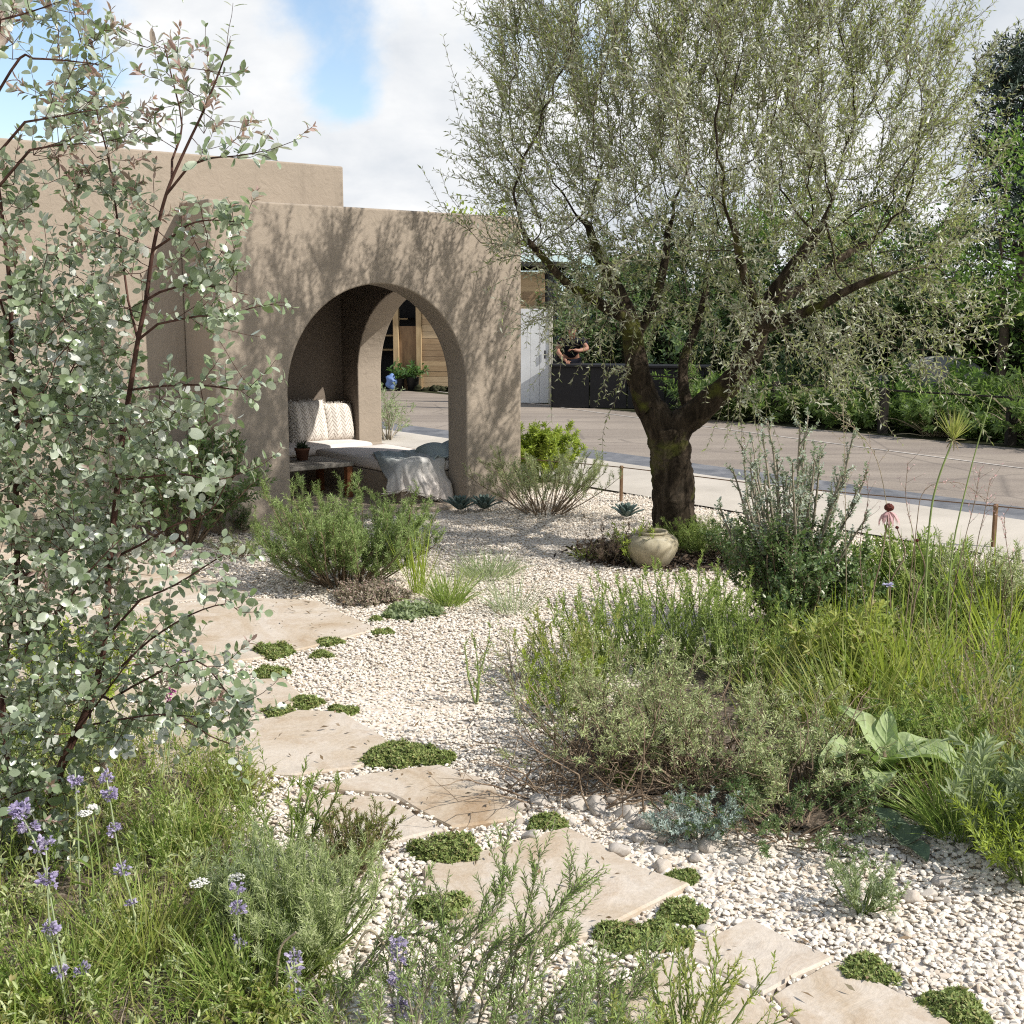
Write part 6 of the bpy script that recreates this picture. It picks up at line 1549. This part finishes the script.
# ------------------------------------------------------------------ gravel and cobbles
def ico(sub):
    bm = bmesh.new(); bmesh.ops.create_icosphere(bm, subdivisions=sub, radius=1.0); bm.verts.ensure_lookup_table()
    V = np.array([v.co[:] for v in bm.verts]); T = np.array([[v.index for v in f.verts] for f in bm.faces]); bm.free(); return V, T
def pebble_mat():
    k = NT('pale_pebbles'); g = k.n('ShaderNodeNewGeometry'); f = k.noise(120, 4, .6, k.pos())
    c = k.ramp(g.outputs['Random Per Island'], [(0, (.45, .37, .28)), (.12, (.59, .525, .43)), (.5, (.68, .62, .53)), (.85, (.73, .685, .61)), (1, (.50, .46, .405))])
    c = k.mix(.16, c, k.ramp(f, [(.3, (.25, .2, .16)), (.7, (.9, .87, .82))])); k.base(c); k.rough(.85); k.spec(.2); return k.m
def gravel():
    g = np.random.default_rng(200); b = Bag()
    slabs = [s for s in SLABS]
    vtpl = []
    for sub in (1, 2):
        V0, T0 = ico(sub); vtpl.append((V0, T0))
    pave = np.array([p[:2] for p in (path_a, path_b, edge_b, edge_a)])
    pav = np.array([P(*q)[:2] for q in ((0, 0), (WALL_W, 0), (WALL_W, WALL_D), (-9, WALL_D), (-9, .475), (0, .475))])
    def field(y0, y1, dens, rmin, rmax, lod, xm=.50, extra=.8):
        ym = y1; area = (2 * (xm * y1 + extra)) * (y1 - y0); n = int(area * dens)
        q = np.stack([g.uniform(-xm * y1 - extra, xm * y1 + extra, n), g.uniform(y0, y1, n)], 1)
        q = q[np.abs(q[:, 0]) < xm * q[:, 1] + extra]
        rn = np.array([-RD[1], RD[0]]); rn = rn if rn[1] > 0 else -rn
        bad = ((q - path_a[:2]) @ rn > 0) | in_poly(q, pav)
        for s in slabs:
            c = s.mean(0); bad |= in_poly(q, c + (s - c) * 1.0) & (g.random(len(q)) < .988)
        for s in BEDS: bad |= in_poly(q, s) & (g.random(len(q)) < .85)
        q = q[~bad]; n = len(q)
        V0, T0 = vtpl[lod]
        r = np.exp(g.normal(0, .28, n)); r = rmin + (rmax - rmin) * np.clip((r - .5) / 1.3, 0, 1.4)
        sc_ = r[:, None] * np.stack([g.uniform(.85, 1.35, n), g.uniform(.75, 1.05, n), g.uniform(.35, .6, n)], 1)
        a = g.uniform(0, 6.283, n); ca, sa = np.cos(a), np.sin(a); tilt = g.normal(0, .3, n)
        V = V0[None] * (1 + g.normal(0, .10 if lod == 0 else .06, (n, len(V0), 1)))
        for _ in range(5):                       # knock flats onto each stone
            pn_ = norm(g.normal(0, 1, (n, 1, 3))); of = g.uniform(.45, .85, (n, 1)); e = np.maximum((V * pn_).sum(-1) - of, 0); V = V - pn_ * (e * .9)[..., None]
        V = V * sc_[:, None]
        z = V[..., 2] * np.cos(tilt)[:, None] + V[..., 0] * np.sin(tilt)[:, None]; x = V[..., 0] * np.cos(tilt)[:, None] - V[..., 2] * np.sin(tilt)[:, None]
        X = x * ca[:, None] - V[..., 1] * sa[:, None]; Y = x * sa[:, None] + V[..., 1] * ca[:, None]
        bedz = .004 + .008 * np.sin(q[:, 0] * 3.1) * np.cos(q[:, 1] * 2.7) + g.uniform(-.002, .008, n)
        W = np.stack([X + q[:, :1], Y + q[:, 1:], z + bedz[:, None]], -1)
        b.add(W, None, (T0[None] + np.arange(n)[:, None, None] * len(V0)).reshape(-1, 3)); return n
    k = [field(2.2, 3.4, 5600, .0055, .014, 1, .5, .5), field(3.4, 4.6, 5800, .006, .0125, 0, .48, .5), field(4.6, 6.6, 5200, .006, .0125, 0, .47, .3), field(6.6, 10.5, 3000, .007, .0135, 0, .45, .2)]
    print('pebbles', k)
    tag(b.build('gravel', pebble_mat(), None, False), kind='stuff')
gravel()

kc = NT('cobble_stone'); oi = kc.n('ShaderNodeObjectInfo').outputs['Random']; f = kc.noise(9, 6, .65, kc.obj(), .5); f2 = kc.noise(60, 4, .6, kc.obj())
c = kc.ramp(oi, [(0, (.36, .32, .275)), (.3, (.48, .42, .345)), (.6, (.43, .395, .35)), (.85, (.58, .53, .46)), (1, (.33, .285, .235))])
c = kc.mix(.3, c, kc.ramp(f, [(.3, (.22, .18, .14)), (.7, (.66, .63, .6))])); kc.base(c); kc.rough(.85); kc.spec(.2); kc.normal(kc.bump(f2, .35, .01))
protos = []
for s in range(6):
    r = np.random.default_rng(700 + s); bm = bmesh.new(); bmesh.ops.create_icosphere(bm, subdivisions=3, radius=1.0)
    planes = norm(r.normal(0, 1, (14, 3))); off = r.uniform(.58, .95, 14)
    for v in bm.verts:
        p = np.array(v.co[:])
        for pn_, of in zip(planes, off):
            e = p @ pn_ - of
            if e > 0: p = p - pn_ * e * .95
        v.co = p * np.array([1.15, .9, .72])
    me = bpy.data.meshes.new('cobble'); bm.to_mesh(me); bm.free(); me.polygons.foreach_set('use_smooth', np.full(len(me.polygons), True)); me.materials.append(kc.m); protos.append(me)
r = np.random.default_rng(710)
stones = [(596, 806, 26), (576, 803, 22), (624, 812, 22), (648, 822, 26), (540, 800, 22), (519, 806, 24), (618, 850, 24), (662, 866, 20), (660, 850, 16), (707, 845, 22), (616, 826, 14), (632, 816, 20), (559, 812, 14), (572, 822, 12), (694, 858, 16), (640, 838, 18), (664, 838, 16), (590, 822, 14), (742, 861, 14), (612, 800, 14), (668, 822, 16), (684, 846, 14), (531, 836, 22), (519, 822, 14), (509, 832, 12),
          (913, 897, 24), (928, 894, 18), (945, 900, 14), (940, 880, 22), (900, 998, 18), (915, 1002, 14), (707, 932, 20), (800, 905, 12),
          (300, 812, 14), (310, 830, 16), (318, 848, 14), (300, 850, 14), (420, 900, 16), (268, 835, 12)]
for (x, y, w_) in stones:
    o = bpy.data.objects.new('cobble', protos[int(r.integers(6))]); COL.objects.link(o); R = px_size(y, w_) / 2 * .98
    p = G(x, y + w_ * .2); o.location = (p[0], p[1], R * .38); o.scale = (R, R, R); o.rotation_euler = (r.normal(0, .25), r.normal(0, .25), r.uniform(0, 6.28))
    if y < 870 and 500 < x < 760: lab = 'rounded grey brown cobble in the row along the lavender bed'
    elif x > 760 or y > 870 and x > 600: lab = 'large pale stone among the small gravel of the lower right'
    else: lab = 'pale stone lying in the gravel left of the triangular slab'
    tag(o, lab, 'stone', 'loose ' + lab.split(' ', 1)[1])

# ------------------------------------------------------------------ trees and shrubs across the road
M_HEDGE = leaf_mat('hedge_leaf', [(.025, .042, .016), (.045, .075, .025), (.075, .115, .038)], (.08, .16, .03), .25)
M_BRIGHT = leaf_mat('bright_leaf', [(.10, .18, .035), (.15, .25, .05), (.20, .31, .07)], (.25, .45, .06), .4)
M_CONIF = leaf_mat('conifer', [(.045, .07, .05), (.075, .11, .075)], (.03, .06, .03), .1)
M_BARK = bark_mat('tree_bark', (.04, .03, .022), (.10, .08, .06), 10, .5)
def far_tree(name, label, base, h, crown, n_att, leafL, mat, seed, per=9, group=None, shoots=5, trunk_r=.09):
    """trunk, limbs grown into the crown lobes, leaf sprays on the thin wood"""
    g = np.random.default_rng(seed); base = np.array([base[0], base[1], 0.0]); t = thing(name, label, 'tree', base, 0, group)
    zc = min(c[2] for c in crown); tr = smooth_path([(0, 0, -.05), (g.normal(0, .08), g.normal(0, .08), zc * .35), (g.normal(0, .12), g.normal(0, .12), zc * .75), (crown[0][0] * .3, crown[0][1] * .3, zc)], 4)
    att = np.vstack([np.array(c[:3]) + norm(g.normal(0, 1, (int(n_att * f_), 3))) * (g.random((int(n_att * f_), 1)) ** .4) * np.array(c[3:6]) for c, f_ in zip(crown, np.array([c[3] * c[5] for c in crown]) / sum(c[3] * c[5] for c in crown))])
    st = h * .045
    X, par, rad, cnt = space_tree([(tr, np.linspace(trunk_r, trunk_r * .6, len(tr)), None)], att, st, st * 1.7, h, 60, .006, g, 2.1)
    b = Bag(); tree_tubes(b, X, par, rad, lambda r: 8 if r > .03 else 4, 0, g); b.build('trunk', M_BARK, t)
    thin = np.where((cnt <= 6) & (np.arange(len(X)) > len(tr)))[0]; src = np.repeat(thin, shoots); c0 = np.array(crown[0][:3])
    S = grow(X[src] + g.normal(0, st * .4, (len(src), 3)), norm(norm(X[src] - c0) * .7 + g.normal(0, .6, (len(src), 3)) + UPV * .2), st * g.uniform(1.0, 2.6, len(src)), 4, -.1, .3, g)
    lf = Bag(); leafy(lf, S, per, .1, 1, 50, 20, leafL, leafL * .5, 'lens', g, True, .4, .2); lf.build('crown', mat, t); return t
def at_far(px, Y): q = AT(px, HZ, Y); return q
GB = 'trees beyond the road'
def lobes(r, h, z0, g, n=6):
    out = [(0, 0, (z0 + h) / 2, r * .75, r * .75, (h - z0) / 2 * .9)]
    for i in range(n):
        a = g.uniform(0, 6.28); out.append((math.cos(a) * r * .55, math.sin(a) * r * .55, g.uniform(z0 + (h - z0) * .25, h - (h - z0) * .2), r * .45, r * .45, (h - z0) * .22))
    return out
g = np.random.default_rng(900)
for i, (px, Y, h, r, z0, mat, L, na, lab) in enumerate([
    (1000, 17.0, 4.5, 1.4, .8, M_BRIGHT, .075, 240, 'fresh green leafy tree at the right edge beyond the fence'),
    (935, 19.5, 3.1, 1.4, .8, M_HEDGE, .08, 150, 'dark green bushy tree left of the fresh green one'),
    (860, 21.5, 3.3, 1.6, .7, M_HEDGE, .09, 150, 'dark bushy tree behind the right limb of the olive'),
    (775, 23, 3.4, 1.7, .6, M_HEDGE, .09, 150, 'dark bushy tree directly behind the olive fork'),
    (690, 24, 3.5, 1.8, .5, M_HEDGE, .09, 160, 'dark bushy tree behind the black counter'),
    (615, 25, 3.0, 1.4, .5, M_HEDGE, .09, 140, 'dark bushy tree behind the leaning person'),
    (1080, 16.5, 4.4, 1.7, .8, M_BRIGHT, .08, 140, 'bright tree just outside the right edge'),
    (482, 19.5, 3.30, .75, 2.3, M_LIME, .09, 110, 'lime green tree whose top shows above the pavilion wall'),
    (800, 31, 5.2, 2.6, 1.0, M_BRIGHT, .12, 170, 'mid green tree far back behind the olive crown'),
    (905, 33, 5.6, 2.6, 1.0, M_HEDGE, .13, 170, 'tall dark tree far back on the right'),
    (680, 34, 5.0, 2.8, 1.0, M_HEDGE, .13, 160, 'broad dark tree far back behind the trunk'),
    (570, 36, 3.4, 2.4, .6, M_BRIGHT, .13, 130, 'low green tree behind the glasshouse')]):
    far_tree('broadleaf_tree', lab, at_far(px, Y), h, lobes(r, h, z0, g), na, L, mat, 910 + i, 9, GB)
# conifers
def conifer(label, px, Y, h, r, seed):
    g = np.random.default_rng(seed); base = at_far(px, Y) * [1, 1, 0]; t = thing('conifer', label, 'tree', base, 0, GB)
    b = Bag(); tube_path(b, [(0, 0, -.1), (.05, 0, h * .5), (0, 0, h)], [.24, .16, .03], 8); 
    n = 170; z = g.uniform(.25, 1, n) ** .8 * h; az = g.uniform(0, 6.283, n); L = r * (1.15 - z / h) ** .6 * g.uniform(.6, 1.1, n) + .3
    S = grow(np.stack([0 * z, 0 * z, z], 1), np.stack([np.cos(az), np.sin(az), .15 + 0 * z], 1), L, 6, .15, .2, g); tubes(b, S, .04, .01, 4); b.build('trunk', M_BARK, t)
    p, d, _ = spawn(S, 12, .25, 1, 45, 15, g); S2 = grow(p, d + UPV * .15, g.uniform(.3, .7, len(p)), 4, .2, .2, g); lf = Bag(); leafy(lf, S2, 12, .1, 1, 45, 15, .17, .05, 'lens', g, False, .4, .2); lf.build('crown', M_CONIF, t)
conifer('tall dark pine whose top shows at the upper right corner', 1018, 34, 8.6, 2.3, 1)
conifer('dark pine beside the tall one, beyond the right edge', 1085, 36, 8.0, 2.4, 2)
# planting between fence and trees
M_FRESH = leaf_mat('fresh_fern', [(.06, .11, .03), (.11, .17, .05), (.17, .24, .075), (.09, .13, .05)], (.3, .48, .08), .4)
nrm2 = np.array([-RD[1], RD[0], 0]); nrm2 = nrm2 if nrm2[1] > 0 else -nrm2
labs = ['fern clump at the roadside left of the fence start', 'fern clump below the olive drooping twigs', 'fern clump left of the first dark post', 'fern clump between the first and second dark posts', 'fern clump nearest the second dark post', 'fern clump past the last dark post', 'leafy clump behind the right limb of the olive', 'leafy clump behind the rail left of the boulder', 'leafy clump behind the rail in front of the boulder', 'leafy clump behind the rail under the fresh green tree', 'low greenery behind the trunk of the olive', 'low greenery right of the black counter']
for i, (px, py, off, h, r, m) in enumerate([(715, 422, .35, .5, .55, M_FRESH), (770, 424, .45, .55, .6, M_FRESH), (835, 430, .45, .5, .6, M_FRESH), (915, 437, .4, .5, .55, M_FRESH), (965, 441, .4, .5, .5, M_FRESH), (1050, 450, .4, .6, .6, M_FRESH),
                                           (800, 427, 1.6, .9, .8, M_HEDGE), (865, 433, 1.5, .8, .8, M_BRIGHT), (935, 439, 1.4, .62, .7, M_FRESH), (1000, 444, 1.4, .8, .8, M_FRESH), (680, 415, .6, .6, .6, M_FRESH), (735, 420, 1.5, .9, .8, M_HEDGE)]):
    shrub('fern_clump', labs[i], 'plant', G(px, py) + nrm2 * off, r, h, 950 + i, 34, 7, m, M_GSTEM, 18, .10, .035, 58, 1.3, -.1, .5, True, 'lens', 'greenery along the far roadside')
tussock('ornamental_grass', 'tawny ornamental grass behind the rail at the right edge', 'grass', G(1018, 446) + nrm2 * .5, 160, .9, .012, 980, M_DRY, .15, .6, -.5)
tussock('ornamental_grass', 'dry brown grass between the first posts by the road', 'grass', G(925, 438) + nrm2 * .25, 130, .5, .010, 981, M_DRY, .15, .9, -.6)
labs = ['dark evergreen shrub behind the ferns, leftmost of the row', 'dark evergreen shrub below the right olive limb', 'dark evergreen shrub filling the gap left of the boulders', 'dark evergreen shrub right behind the boulders', 'dark evergreen shrub under the fresh green tree', 'dark evergreen shrub at the right edge behind the fence', 'dark evergreen shrub just behind the black counter', 'tall dark evergreen shrub behind the olive fork']
for i, (px, Y, h, r) in enumerate([(745, 21.5, 1.7, 1.2), (815, 20.5, 1.9, 1.3), (875, 20, 1.9, 1.2), (940, 19.2, 1.9, 1.2), (1000, 18.6, 1.8, 1.2), (1060, 18, 2.0, 1.3), (640, 23.5, 2.0, 1.3), (695, 23, 2.1, 1.3)]):
    shrub('evergreen_shrub', labs[i], 'shrub', at_far(px, Y) * [1, 1, 0], r, h, 1200 + i, 60, 10, M_HEDGE if i % 3 else M_DARKG, M_BARK, 20, .12, .055, 55, .9, .15, .4, True, 'lens', 'evergreen shrubs beyond the fence', .25, .45, .3, .1, (.15, 1.0))
# boulders behind the rail
M_ROCK = plain_mat('grey_rock', (.20, .20, .19), .9, .2, .35, 3, .6)
for i, (px, Y, s_, lab) in enumerate([(945, 17.2, (.75, .6, .55), 'large grey boulder behind the rail, right of the dark hollow'), (890, 17.8, (.55, .5, .45), 'smaller grey boulder behind the rail, left of the dark hollow')]):
    bm = bmesh.new(); bmesh.ops.create_icosphere(bm, subdivisions=4, radius=1); r = np.random.default_rng(i + 5); pl = norm(r.normal(0, 1, (14, 3))); of = r.uniform(.6, .95, 14)
    for v in bm.verts:
        p = np.array(v.co[:])
        for a_, o_ in zip(pl, of):
            e = p @ a_ - o_
            if e > 0: p = p - a_ * e * .9
        v.co = p * np.array(s_)
    o = bm_obj('boulder', bm, M_ROCK, None, True); q = at_far(px, Y); o.location = (q[0], q[1], s_[2] * .75); tag(o, lab, 'boulder', 'boulders across the road')
